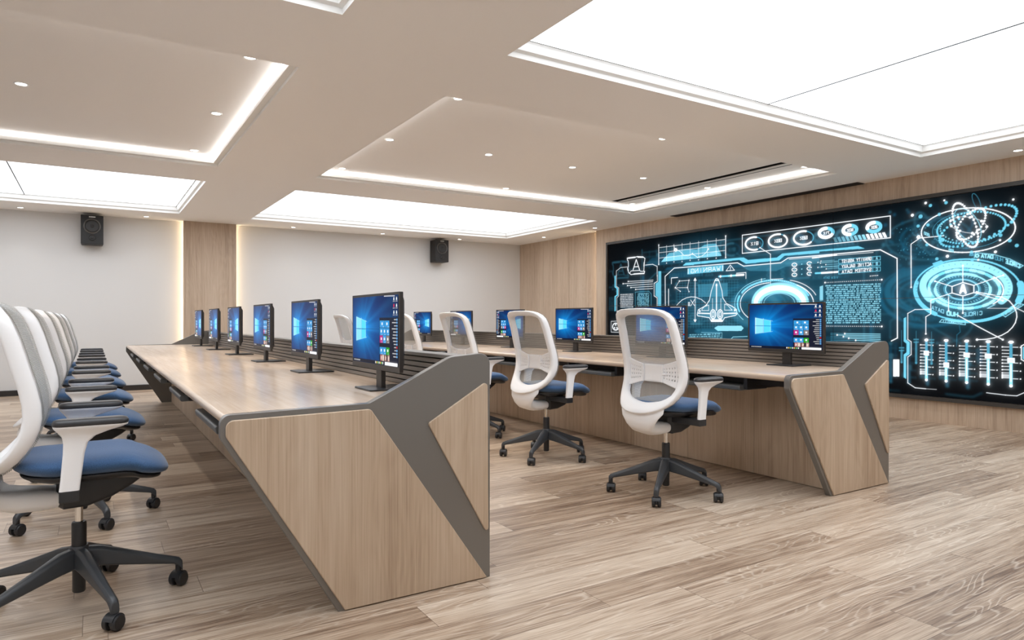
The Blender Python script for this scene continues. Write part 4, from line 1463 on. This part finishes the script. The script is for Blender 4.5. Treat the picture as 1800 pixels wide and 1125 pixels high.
# ---------------------------------------------------------------- desk monitors
def desktop(mirrored):
    W, H = 264, 150; r = Raster(W, H, 1); X, Y = np.meshgrid(np.linspace(0, 1, W), np.linspace(0, 1, H))
    cx, cy = .20, .52
    ang = np.arctan2(Y-cy, (X-cx)*1.77); d = np.hypot((X-cx)*1.77, Y-cy)
    base = np.stack([.0008+0*X, .010+.02*np.exp(-d*1.8), .055+.12*np.exp(-d*1.6)], -1)
    core = np.exp(-(((X-cx-.03)/.17)**2+((Y-cy)/.30)**2)); halo = np.exp(-(((X-cx-.12)/.40)**2+((Y-cy)/.34)**2))
    rays = (.5+.5*np.cos(ang*17+.6))**3*.6+(.5+.5*np.cos(ang*9-1))**4*.6
    rays = rays*np.clip((X-cx+.03)*6, 0, 1)*np.exp(-np.abs(ang)*1.1)*np.exp(-d*1.2)
    img = base+halo[..., None]*np.array((.0, .10, .36))*.5+core[..., None]*np.array((.0, .30, .62))*.62+rays[..., None]*np.array((.01, .36, .80))*.55
    r.a[:] = img.astype(np.float32)
    f = lambda *p: [(a*(W-1), b*(H-1)) for a, b in p]
    # window mark: four panes in perspective
    top = lambda x: .70-(x-.09)*.30; bot = lambda x: .33+(x-.09)*.24
    for xa, xb in ((.093, .200), (.212, .310)):
        for lo, hi in ((0, .485), (.515, 1)):
            g = lambda x, k: bot(x)+(top(x)-bot(x))*k
            r.poly(f((xa, g(xa, lo)), (xb, g(xb, lo)), (xb, g(xb, hi)), (xa, g(xa, hi))), (.12, .80, 1.0) if xa > .2 else (.35, .93, 1.05), .62, .12)
    r.line(f((.09, .33), (.09, .70)), .8, (.7, 1, 1.1), .9, .5); r.line(f((.206, .36), (.206, .68)), .7, (.6, 1, 1.1), .8, .3)
    r.line(f((.31, .38), (.31, .64)), .7, (.4, .9, 1.05), .8, .3)
    r.line(f((.09, .70), (.34, .625)), .5, (.4, .9, 1), .7, .3); r.line(f((.09, .33), (.34, .39)), .5, (.4, .9, 1), .6, .2)
    r.line(f((.06, .515), (.62, .515)), .8, (.0, .06, .2), .75)
    # task bar, start menu, tiles
    r.poly(f((0, 0), (1, 0), (1, .055), (0, .055)), (.004, .006, .014), .96)
    for k in range(9): r.poly(f((.03+k*.017, .02), (.040+k*.017, .02), (.040+k*.017, .038), (.03+k*.017, .038)), (.8, .8, .8), .8)
    for k in range(7): r.poly(f((.53+k*.026, .012), (.546+k*.026, .012), (.546+k*.026, .042), (.53+k*.026, .042)), ((.9, .9, .9), (.8, .5, .1), (.2, .6, .2))[k % 3], .85)
    r.poly(f((.735, .006), (.985, .006), (.985, .052), (.735, .052)), (.95, .95, .95), 1, .3)
    r.poly(f((.622, .055), (1, .055), (1, .685), (.622, .685)), (.008, .010, .022), .96)
    T = [(.54, .64, [(0, .5), (.5, 1)]), (.43, .535, [(0, .33), (.33, .66), (.66, 1)]), (.32, .425, [(0, .33), (.33, .66), (.66, 1)]), (.155, .26, [(0, .33), (.33, .66), (.66, 1)])]
    cl = {(2, 0): (.42, .02, .20), (2, 2): (.20, .17, .17), (3, 2): (.02, .32, .02)}
    for i, (a, b_, cs) in enumerate(T):
        for j, (u0, u1) in enumerate(cs):
            x0 = .63+u0*.20; x1 = .63+u1*.20-.003
            r.poly(f((x0, a), (x1, a), (x1, b_), (x0, b_)), cl.get((i, j), (.03, .28, .62)), 1)
            xm = (x0+x1)/2; ym = (a+b_)/2+.005; r.poly(f((xm-.012, ym-.018), (xm+.012, ym-.018), (xm+.012, ym+.018), (xm-.012, ym+.018)), (.9, .95, 1), .85)
            r.line(f((x1-.035, a+.013), (x1-.008, a+.013)), .4, (.8, .9, 1), .6)
    for c_, x in (((.4, .12, .12), .64), ((.6, .45, .35), .68), ((.3, .12, .08), .73), ((.45, .25, .2), .79)):
        r.poly(f((x, .062), (x+.04, .062), (x+.04, .15), (x, .15)), c_, .9)
        r.poly(f((x+.01, .08), (x+.025, .07), (x+.035, .12), (x+.012, .14)), (.75, .65, .6), .8)
    rs = np.random.RandomState(5)
    for k in range(13):
        y = .655-k*.043; l = .03+.06*rs.rand(); c_ = (.6, .02, .03) if k == 9 else (.15, .45, .9)
        r.line(f((.965-l, y), (.958, y)), .7, (.85, .85, .85), .85); r.poly(f((.966, y-.013), (.985, y-.013), (.985, y+.013), (.966, y+.013)), c_, .9)
    for k, y in enumerate((.945, .85, .755)):
        for q, x in enumerate((.905, .957)):
            c_ = (.7, .03, .08) if (k == 1 and q == 0) else (.85, .9, .9)
            r.poly(f((x, y-.018), (x+.022, y-.018), (x+.018, y+.022), (x+.004, y+.022)), c_, .9); r.line(f((x-.006, y-.035), (x+.028, y-.035)), .5, (.8, .8, .8), .7)
    r.line(f((.72, .992), (.93, .985)), .7, (.9, .9, .9), .9)
    img = r.a+r.blur(r.g, 2.5)*.6
    return img[:, ::-1].copy() if mirrored else img

def make_monitor(name, loc, img_mesh, label, group):
    e = empty(name, loc, label, 'monitor', group)
    w, z0, z1 = .660, .100, .478
    m = MB(); m.loft([rrect(0, 0, .001, .001, .001, 0)][:0] or [[(x, y, z) for y, z, x in q] for q in (
        [(p[0], p[1], .0) for p in rrect(0, (z0+z1)/2, w/2, (z1-z0)/2, .006, 0)], [(p[0], p[1], .018) for p in rrect(0, (z0+z1)/2, w/2, (z1-z0)/2, .006, 0)],
        [(p[0], p[1], .020) for p in rrect(0, (z0+z1)/2, w/2-.012, (z1-z0)/2-.012, .006, 0)], [(p[0], p[1], .036) for p in rrect(0, (z0+z1)/2, w/2-.03, (z1-z0)/2-.035, .01, 0)])])
    m.build('housing', M['blackm'], e, bevel=.0015)
    o = bpy.data.objects.new('screen', img_mesh); col.objects.link(o); o.parent = e
    m = MB(); m.box(.024, .048, -.036, .036, .004, .24); m.build('stand_neck', M['blackm'], e, bevel=.003)
    m = MB(); m.loft([rrect(.055, 0, .118, .118, .012, 0), rrect(.055, 0, .118, .118, .012, .008)]); m.build('stand_base', M['black'], e, bevel=.002)
    return e
tmp = {}
for mir in (False, True):
    o = picture_grid('screen', desktop(mir), (-.0012, .316, .127), (0, -.632, 0), (0, 0, .338), M['pcscreen'], None)
    tmp[mir] = o.data; bpy.data.objects.remove(o)

# ---------------------------------------------------------------- control desks
YM = [3.22+1.32*k for k in range(6)]
def desk(dx, label, rowname):
    YA, YB = 2.60, 10.56
    e = empty('control_desk', (dx+.95, (YA+YB)/2, 0), label, 'desk', 'long control desks')
    ox, oy = e.location.x, e.location.y
    X = lambda x: x+dx-ox
    def P(pts): return [(x+dx-ox, z) for x, z in pts]
    th = .038
    body = [(.390, .806, .035), (.948, .813, .02), (1.318, .990, .10), (1.512, 1.006, .05), (1.512, 0, 0), (.822, 0, 0), (.390, .722, .03)]
    inl1 = [(.408, .786, .028), (.952, .791, .02), (1.492, .004, 0), (.846, .004, 0), (.408, .728, .02)]
    inl2 = [(1.205, .712, .012), (1.496, .880, .016), (1.500, .185, .010)]
    for s, ya in ((-1, YA), (1, YB-th)):
        m = MB(); m.prism(P(round_poly(body)), ya-oy, ya+th-oy); ep = m.build('end_panel', M['grey'], e, True, bevel=.002)
        y0, y1 = (YA-.010, YA+.002) if s < 0 else (YB-.002, YB+.010)
        for inl in (inl1, inl2):
            m = MB(); m.prism(P(round_poly(inl)), y0-oy, y1-oy); m.build('wood_inlay', M['oak'], ep, True, bevel=.003)
    a, b_ = YA+th-oy, YB-th-oy
    m = MB(); m.prism(P(round_poly([(.394, .803, .016), (1.43, .803, 0), (1.43, .764, 0), (.404, .764, .018)])), a, b_); m.build('tabletop', M['oaktop'], e, True)
    # slatted screen
    m = MB(); m.box(X(1.44), X(1.50), a, b_, .80, .968)
    for k in range(6): z = .806+k*.027; m.box(X(1.422), X(1.441), a, b_, z, z+.0205, 1)
    m.build('slat_screen', [M['dark'], M['slat']], e)
    m = MB(); m.box(X(1.412), X(1.508), a, b_, .968, .986); m.build('screen_cap', M['greytop'], e, bevel=.003)
    m = MB(); m.box(X(1.486), X(1.506), a, b_, 0, .80); m.build('back_panel', M['oak'], e)
    m = MB(); m.box(X(.56), X(.94), a, b_, .712, .764); m.build('underframe', M['dark'], e)
    n = 12; w = (b_-a)/n
    for k in range(n):
        m = MB(); m.box(X(.945), X(.965), a+k*w+.0015, a+(k+1)*w-.0015, .004, .764); m.build('modesty_panel', M['oak'], e)
    m = MB(); m.box(X(.966), X(.972), a, b_, .002, .73); m.build('rear_backing', M['dark'], e)
    for k in range(6):
        c = 3.31+1.32*k-oy
        m = MB(); m.prism([(X(x), z) for x, z in round_poly([(.430, .710, .012), (.72, .710, .004), (.72, .674, .004), (.436, .674, .012)])], c-.30, c+.34)
        t = m.build('keyboard_tray', M['tray'], e, True, bevel=.003)
        for s in (-1, 1):
            m = MB(); m.box(X(.475), X(.80), c+.02+s*.335-.014, c+.02+s*.335+.014, .684, .7635); m.build('tray_runner', M['black'], t)
    # make the chairs' and monitors' row names available
    return e
desk(0, 'long oak and graphite control desk on the left, its end panel large in the foreground', 'left')
desk(3.26, 'long oak and graphite control desk on the right, standing before the video wall', 'right')
ORD = ['nearest', 'second nearest', 'third nearest', 'fourth nearest', 'second farthest', 'farthest']
for side, dx in (('left', 0), ('right', 3.26)):
    for k in range(6):
        mir = k < 3
        extra = 'blue desktop with window mark on its %s side' % ('left' if mir else 'right')
        make_monitor('computer_monitor', (dx+1.20, YM[k], .8035), tmp[not mir], 'black monitor, %s of six on the %s desk, window mark on its %s' % (ORD[k], side, 'left' if mir else 'right'), 'monitors on the control desks')

# ---------------------------------------------------------------- office chairs
def interp(tab, z):
    tab = sorted(tab)
    if z <= tab[0][0]: return tab[0][1]
    for (a, va), (b_, vb) in zip(tab, tab[1:]):
        if z <= b_: return va+(vb-va)*(z-a)/(b_-a)
    return tab[-1][1]
PROF = [(.535, -.258), (.56, -.240), (.592, -.205), (.63, -.172), (.671, -.146), (.71, -.124), (.753, -.110), (.80, -.104), (.853, -.109), (.90, -.120), (.955, -.136), (1.07, -.166), (1.154, -.196), (1.203, -.228), (1.225, -.250)]
def fx(y, z): return interp(PROF, z)-.022*(1-min(1, (y/.27)**2))
HALF = [(0, 1.226), (.07, 1.2255), (.135, 1.222), (.183, 1.212), (.218, 1.192), (.236, 1.165), (.244, 1.13), (.248, 1.08), (.252, 1.02), (.256, .96), (.260, .90), (.263, .84), (.264, .79), (.261, .745), (.254, .70), (.239, .658), (.216, .622), (.183, .593), (.14, .571), (.09, .558), (.045, .552), (0, .550)]

def make_chair(loc, label, group):
    e = empty('office_chair', loc, label, 'office chair', group)
    # back frame: a ring following the outline, wrapped on the S-shaped profile
    out = HALF+[(-y, z) for y, z in HALF[-2:0:-1]]
    n = len(out); rings = []
    for i, (y, z) in enumerate(out):
        a = Vector(out[i-1]); c = Vector(out[(i+1) % n]); t = (c-a).normalized(); nrm = Vector((-t.y, t.x)) # points outward for clockwise order
        if nrm.dot(Vector((y, z-.88))) < 0: nrm = -nrm
        low = max(0, min(1, (.66-z)/.10)); w = .043+.026*low; d = .060+.012*low
        if z > 1.17: w = .042
        sec = []
        for k in range(12):
            q = 2*math.pi*k/12; cc, ss = math.cos(q), math.sin(q)
            u = (abs(cc)**.6)*(1 if cc > 0 else -1); v = (abs(ss)**.6)*(1 if ss > 0 else -1)
            py = y-nrm.x*(w/2)+nrm.x*u*w/2; pz = z-nrm.y*(w/2)+nrm.y*u*w/2
            sec.append((fx(py, pz)-d/2+v*d/2, py, pz))
        rings.append(sec)
    m = MB(); m.loft(rings, closed=True); m.build('back_frame', M['white'], e, True, angle=180)
    # mesh skin over the front of the frame
    m = MB(); cz = .88; K = 14; vs = []; fs = []
    for j in range(K+1):
        s = j/K
        for (y, z) in out:
            yy = y*s*.985; zz = cz+(z-cz)*s*.99; vs.append((fx(yy, zz)+.006, yy, zz))
    for j in range(K):
        for i in range(n): fs.append((j*n+i, j*n+(i+1) % n, (j+1)*n+(i+1) % n, (j+1)*n+i))
    m.add(vs, fs); m.build('back_mesh', M['mesh'], e, True, angle=180)
    # lumbar support: solid middle, perforated wings
    m = MB()
    def top(y): return .862+.045*max(0, (abs(y)-.08)/.16)**1.3
    def bot(y): return .748-.045*max(0, (abs(y)-.08)/.16)
    for s in (-1, 1):
        ny, nz = 22, 18
        for i in range(ny):
            for j in range(nz):
                if i % 3 == 1 and j % 3 == 1 and 2 < j < nz-2: continue
                q = []
                for a, b_ in ((i, j), (i+1, j), (i+1, j+1), (i, j+1)):
                    y = s*(.085+.155*a/ny); z = bot(y)+(top(y)-bot(y))*b_/nz; q.append((fx(y, z)-.022, y, z))
                m.add(q, [(0, 1, 2, 3)])
    ny, nz = 8, 8
    for i in range(ny):
        for j in range(nz):
            q = []
            for a, b_ in ((i, j), (i+1, j), (i+1, j+1), (i, j+1)):
                y = -.085+.17*a/ny; z = bot(y)+(top(y)-bot(y))*b_/nz; q.append((fx(y, z)-.026, y, z))
            m.add(q, [(0, 1, 2, 3)])
    for s in (-1, 1):
        m.loft([[(fx(.085, z)-.034, s*.080, z), (fx(.085, z)-.034, s*.090, z), (fx(.085, z)-.018, s*.090, z), (fx(.085, z)-.018, s*.080, z)] for z in (.748, .80, .862)])
        m.lathe([(.006, 0), (.006, .03)], (fx(.1, .80)-.033, s*.085, .80), (0, s, 0), 8)
    o = m.build('lumbar_support', M['white'], e, True, angle=40, weld=True)
    sd = o.modifiers.new('solid', 'SOLIDIFY'); sd.thickness = .004
    # white shell sweeping from the ring down to the mechanism
    secs = [(-.268, .600, .180, .018, 85), (-.282, .560, .182, .020, 80), (-.292, .520, .158, .022, 65), (-.280, .486, .125, .032, 42), (-.250, .464, .104, .041, 22), (-.195, .450, .088, .046, 10), (-.125, .446, .078, .044, 0), (-.062, .444, .072, .036, 0)]
    rg = []
    for x, z, hw, ht, tilt in secs:
        t = R(tilt); sec = []
        for k in range(20):
            q = 2*math.pi*k/20; cc, ss = math.cos(q), math.sin(q)
            u = (abs(cc)**.55)*(1 if cc > 0 else -1)*hw; v = (abs(ss)**.8)*(1 if ss > 0 else -1)*ht
            bowl = .030*(u/.19)**2 if tilt > 30 else 0
            sec.append((x+v*math.sin(t)+bowl, u, z+v*math.cos(t)+(.012*(u/.19)**2 if tilt <= 65 else 0)))
        rg.append(sec)
    m = MB(); m.loft(rg); m.build('back_bracket', M['white'], e, True, angle=60)
    # seat cushion and pan
    def plan(t, k=1.0):
        c, s_ = math.cos(t), math.sin(t); p = .55
        x = (abs(c)**p)*(1 if c > 0 else -1); y = (abs(s_)**p)*(1 if s_ > 0 else -1)
        return (.050+x*.268*k, y*(.252 if x > 0 else .252-.02*abs(x))*k)
    def zc(x, y):
        z = .585+.0*x
        if x > .14: z -= .62*(x-.14)**1.5
        if x < -.08: z += .12*(-.08-x)
        return z+.10*y*y*2*(1 if x < .2 else .3)
    na, nr = 56, 12
    for nm, mt, zt, hu, hb, k in (('seat', M['fabric'], 0, .042, .048, 1.0), ('seat_pan', M['black'], -.036, .006, .034, .90)):
        vs = [(.055, 0, zc(.055, 0)+zt+hu)]; fs = []; rgs = []
        for j in range(1, nr+1):
            r_ = math.sin(math.pi/2*j/nr)
            rgs.append([(p[0], p[1], zc(*p)+zt+hu*(1-r_**4)**.5) for p in ((lambda q: (.050+(q[0]-.050)*r_, q[1]*r_))(plan(2*math.pi*i/na, k)) for i in range(na))])
        for j in range(nr-1, 0, -1):
            r_ = math.sin(math.pi/2*j/nr)
            rgs.append([(p[0], p[1], zc(*p)+zt-hb*(1-r_**4)**.5) for p in ((lambda q: (.050+(q[0]-.050)*r_, q[1]*r_))(plan(2*math.pi*i/na, k)) for i in range(na))])
        m = MB(); m.loft(rgs); m.build(nm, mt, e, True, angle=180)
    # tilt mechanism and its arm carriers
    m = MB()
    rg = []
    for x, zb, zt_, hw in ((-.075, .415, .525, .055), (-.05, .405, .53, .085), (.03, .408, .53, .085), (.11, .432, .53, .08), (.19, .475, .53, .07), (.225, .500, .53, .06)):
        rg.append([(x, p[0], p[1]) for p in rrect(0, (zb+zt_)/2, hw, (zt_-zb)/2, .018, 0)])
    m.loft(rg); m.build('tilt_mechanism', M['black'], e, True, bevel=0)
    for s in (-1, 1):
        a = MB(); yy = s*.292
        a.loft([rrect(-.026, yy, .032, .013, .010, .524), rrect(-.022, yy, .032, .013, .010, .56), rrect(-.012, yy, .034, .0135, .010, .66), rrect(-.006, yy, .039, .014, .010, .700),
                rrect(.004, yy, .054, .017, .014, .722), rrect(.020, yy, .082, .022, .02, .738), rrect(.036, yy, .108, .030, .028, .749), rrect(.042, yy, .119, .035, .033, .757), rrect(.042, yy, .120, .036, .034, .762)])
        ar = a.build('armrest', M['white'], e, True, angle=50)
        a = MB(); a.loft([rrect(.042, yy, .118, .035, .034, .760), rrect(.042, yy, .122, .038, .037, .766), rrect(.042, yy, .122, .038, .037, .775), rrect(.042, yy, .117, .034, .033, .783), rrect(.042, yy, .104, .024, .023, .787)])
        pd = a.build('arm_pad', M['pad'], ar, True, angle=180)
        a = MB(); a.loft([[(x, s*y, z) for x, z in ((-.058, .482), (.006, .482), (.006, .525), (-.058, .525))] for y in (.06, .20, .27, .305)])
        a.build('arm_carrier', M['black'], ar, bevel=.004)
    # lift, base, casters
    m = MB(); m.lathe([(.0145, .32), (.0145, .42)], n=20); m.build('gas_lift', M['chrome'], e, True)
    m = MB(); m.lathe([(.020, .050), (.0235, .055), (.0235, .19), (.0265, .22), (.0265, .327), (.024, .334), (.015, .334)], n=24); m.build('lift_sleeve', M['black'], e, True)
    m = MB(); m.lathe([(.026, .150), (.036, .155), (.040, .19), (.038, .225), (.030, .238), (.026, .238)], n=24); m.build('base_hub', M['base'], e, True)
    for k in range(5):
        t = R(72*k); c, s_ = math.cos(t), math.sin(t)
        def sec(r_, hw, zb, zt_):
            return [(c*r_-s_*u, s_*r_+c*u, v) for u, v in ((-hw, zb+.006), (-hw*.7, zb), (hw*.7, zb), (hw, zb+.006), (hw*.92, zt_-.012), (hw*.45, zt_), (-hw*.45, zt_), (-hw*.92, zt_-.012))]
        m = MB(); m.loft([sec(.02, .030, .152, .232), sec(.08, .027, .145, .224), sec(.18, .023, .128, .186), sec(.29, .019, .108, .146), sec(.345, .018, .098, .128), sec(.366, .017, .082, .120), sec(.378, .016, .062, .106)])
        lg = m.build('leg', M['base'], e, True, bevel=.003, angle=50)
        cx_, cy_ = c*.362, s_*.362; ax = Vector((.72, -.69, 0)).normalized(); w = MB()
        ctr = Vector((cx_, cy_, .0305))
        for sg in (-1, 1):
            w.lathe([(.001, .007), (.024, .007), (.030, .010), (.030, .025), (.026, .029), (.001, .029)], ctr, ax*sg, 20)
        w.lathe([(.018, -.007), (.018, .007)], ctr, ax, 14); w.lathe([(.012, .0), (.012, .045)], (cx_, cy_, .045), (0, 0, 1), 12)
        fw = Vector((-ax.y, ax.x, 0)); 
        w.loft([[tuple(ctr+ax*a_+Vector((math.cos(q)*fw.x, math.cos(q)*fw.y, math.sin(q)))*.0335) for q in [R(20+14*j) for j in range(11)]]+[tuple(ctr+ax*a_+Vector((math.cos(q)*fw.x, math.cos(q)*fw.y, math.sin(q)))*.030) for q in [R(160-14*j) for j in range(11)]] for a_ in (-.022, .022)])
        w.build('caster', M['black'], lg, True, angle=40)
    return e

CHL = [3.235, 4.64, 6.02, 7.35, 8.62, 9.86]
CHR = [3.235, 4.62, 5.93, 7.22, 8.45, 9.42]
chair0 = None
for side, cx_, ysl in (('left', -.045, CHL), ('right', 3.235, CHR)):
    for k, y in enumerate(ysl):
        lab = 'white mesh-back office chair, blue seat, %s of six at the %s desk' % (ORD[k], side)
        if chair0 is None: chair0 = make_chair((cx_, y, 0), lab, 'office chairs')
        else:
            c = copy_tree(chair0); c.location = (cx_, y, 0)
            if side == 'right':   # seat and back are swivelled a touch on their base
                sw, tx = R(2.5), .03
                c.location.x += tx; c.rotation_euler.z = sw
                for ch in c.children:
                    if ch.name.split('.')[0] in ('leg', 'base_hub', 'gas_lift', 'lift_sleeve'):
                        ch.rotation_euler.z = -sw; ch.location = (-tx*math.cos(sw), tx*math.sin(sw), 0)
            tag(c, lab)

# ---------------------------------------------------------------- wall speakers
def speaker(loc, label):
    e = empty('wall_speaker', loc, label, 'speaker', 'wall speakers')
    m = MB(); m.loft([[(x, y, z) for x, z, _ in rrect(0, 0, hx, hz, .012, 0)] for y, hx, hz in ((.0, .152, .225), (.20, .152, .225), (.285, .130, .205))][:0] or
                     [[(p[0], y, p[1]) for p in rrect(0, 0, hx, .225, .01, 0)] for y, hx in ((-.135, .150), (.13, .145))])
    m.build('cabinet', M['spk'], e, bevel=.006)
    yf = -.136
    m = MB(); m.lathe([(.098, 0), (.118, 0), (.118, .008), (.112, .012), (.100, .006)], (0, yf, .055), (0, -1, 0), 36, ring=True); m.build('woofer_ring', M['ring'], e, True)
    m = MB(); m.lathe([(.098, .004), (.090, .008), (.040, -.012), (.036, -.002), (.018, .008), (.001, .011)], (0, yf, .055), (0, -1, 0), 36); m.build('woofer', M['cone'], e, True)
    m = MB(); m.lathe([(.052, 0), (.052, .006), (.046, .008), (.030, -.004), (.022, .002), (.001, .008)], (0, yf, -.125), (0, -1, 0), 30); m.build('tweeter', M['cone'], e, True)
    m = MB(); m.lathe([(.034, .003), (.034, .0), (.028, -.006), (.001, -.008)], (.078, yf-.002, -.075), (0, -1, 0), 24); m.build('bass_port', M['spk'], e, True)
    m = MB()
    for a, b_ in ((-.040, -.030), (-.024, -.014), (-.011, -.001), (.002, .014), (.017, .027), (.030, .042)): m.box(a, b_, yf-.003, yf, .190, .206)
    m.build('badge', M['badge'], e)
    m = MB(); m.box(-.04, .04, .13, .163, -.06, .06); m.build('wall_bracket', M['spk'], e)
    return e
speaker((0.0, 12.437, 2.555), 'black two-way speaker on the white back wall, left of the wooden pier')
speaker((6.03, 12.437, 2.555), 'black two-way speaker on the white back wall, between pier and corner')

# ---------------------------------------------------------------- world, camera, view
wd = bpy.data.worlds.new('world'); sc.world = wd; wd.use_nodes = True
wd.node_tree.nodes['Background'].inputs[0].default_value = (.02, .02, .02, 1)
cam = bpy.data.cameras.new('camera'); co = bpy.data.objects.new('camera', cam); col.objects.link(co)
cam.sensor_width = 36; cam.lens = 1178/1800*36; cam.clip_start = .02
co.location = (0, 0, 1.15); co.rotation_euler = (R(90), 0, -math.atan(738/1178)); sc.camera = co
vs = sc.view_settings; vs.view_transform = 'Standard'; vs.look = 'None'; vs.gamma = 1; vs.exposure = 0.22; vs.use_curve_mapping = False
cy = sc.cycles; cy.use_denoising = True; cy.use_adaptive_sampling = True; cy.adaptive_threshold = .02; cy.max_bounces = 8; cy.diffuse_bounces = 5; cy.glossy_bounces = 3; cy.transparent_max_bounces = 24; cy.sample_clamp_indirect = 6; cy.caustics_reflective = False; cy.caustics_refractive = False
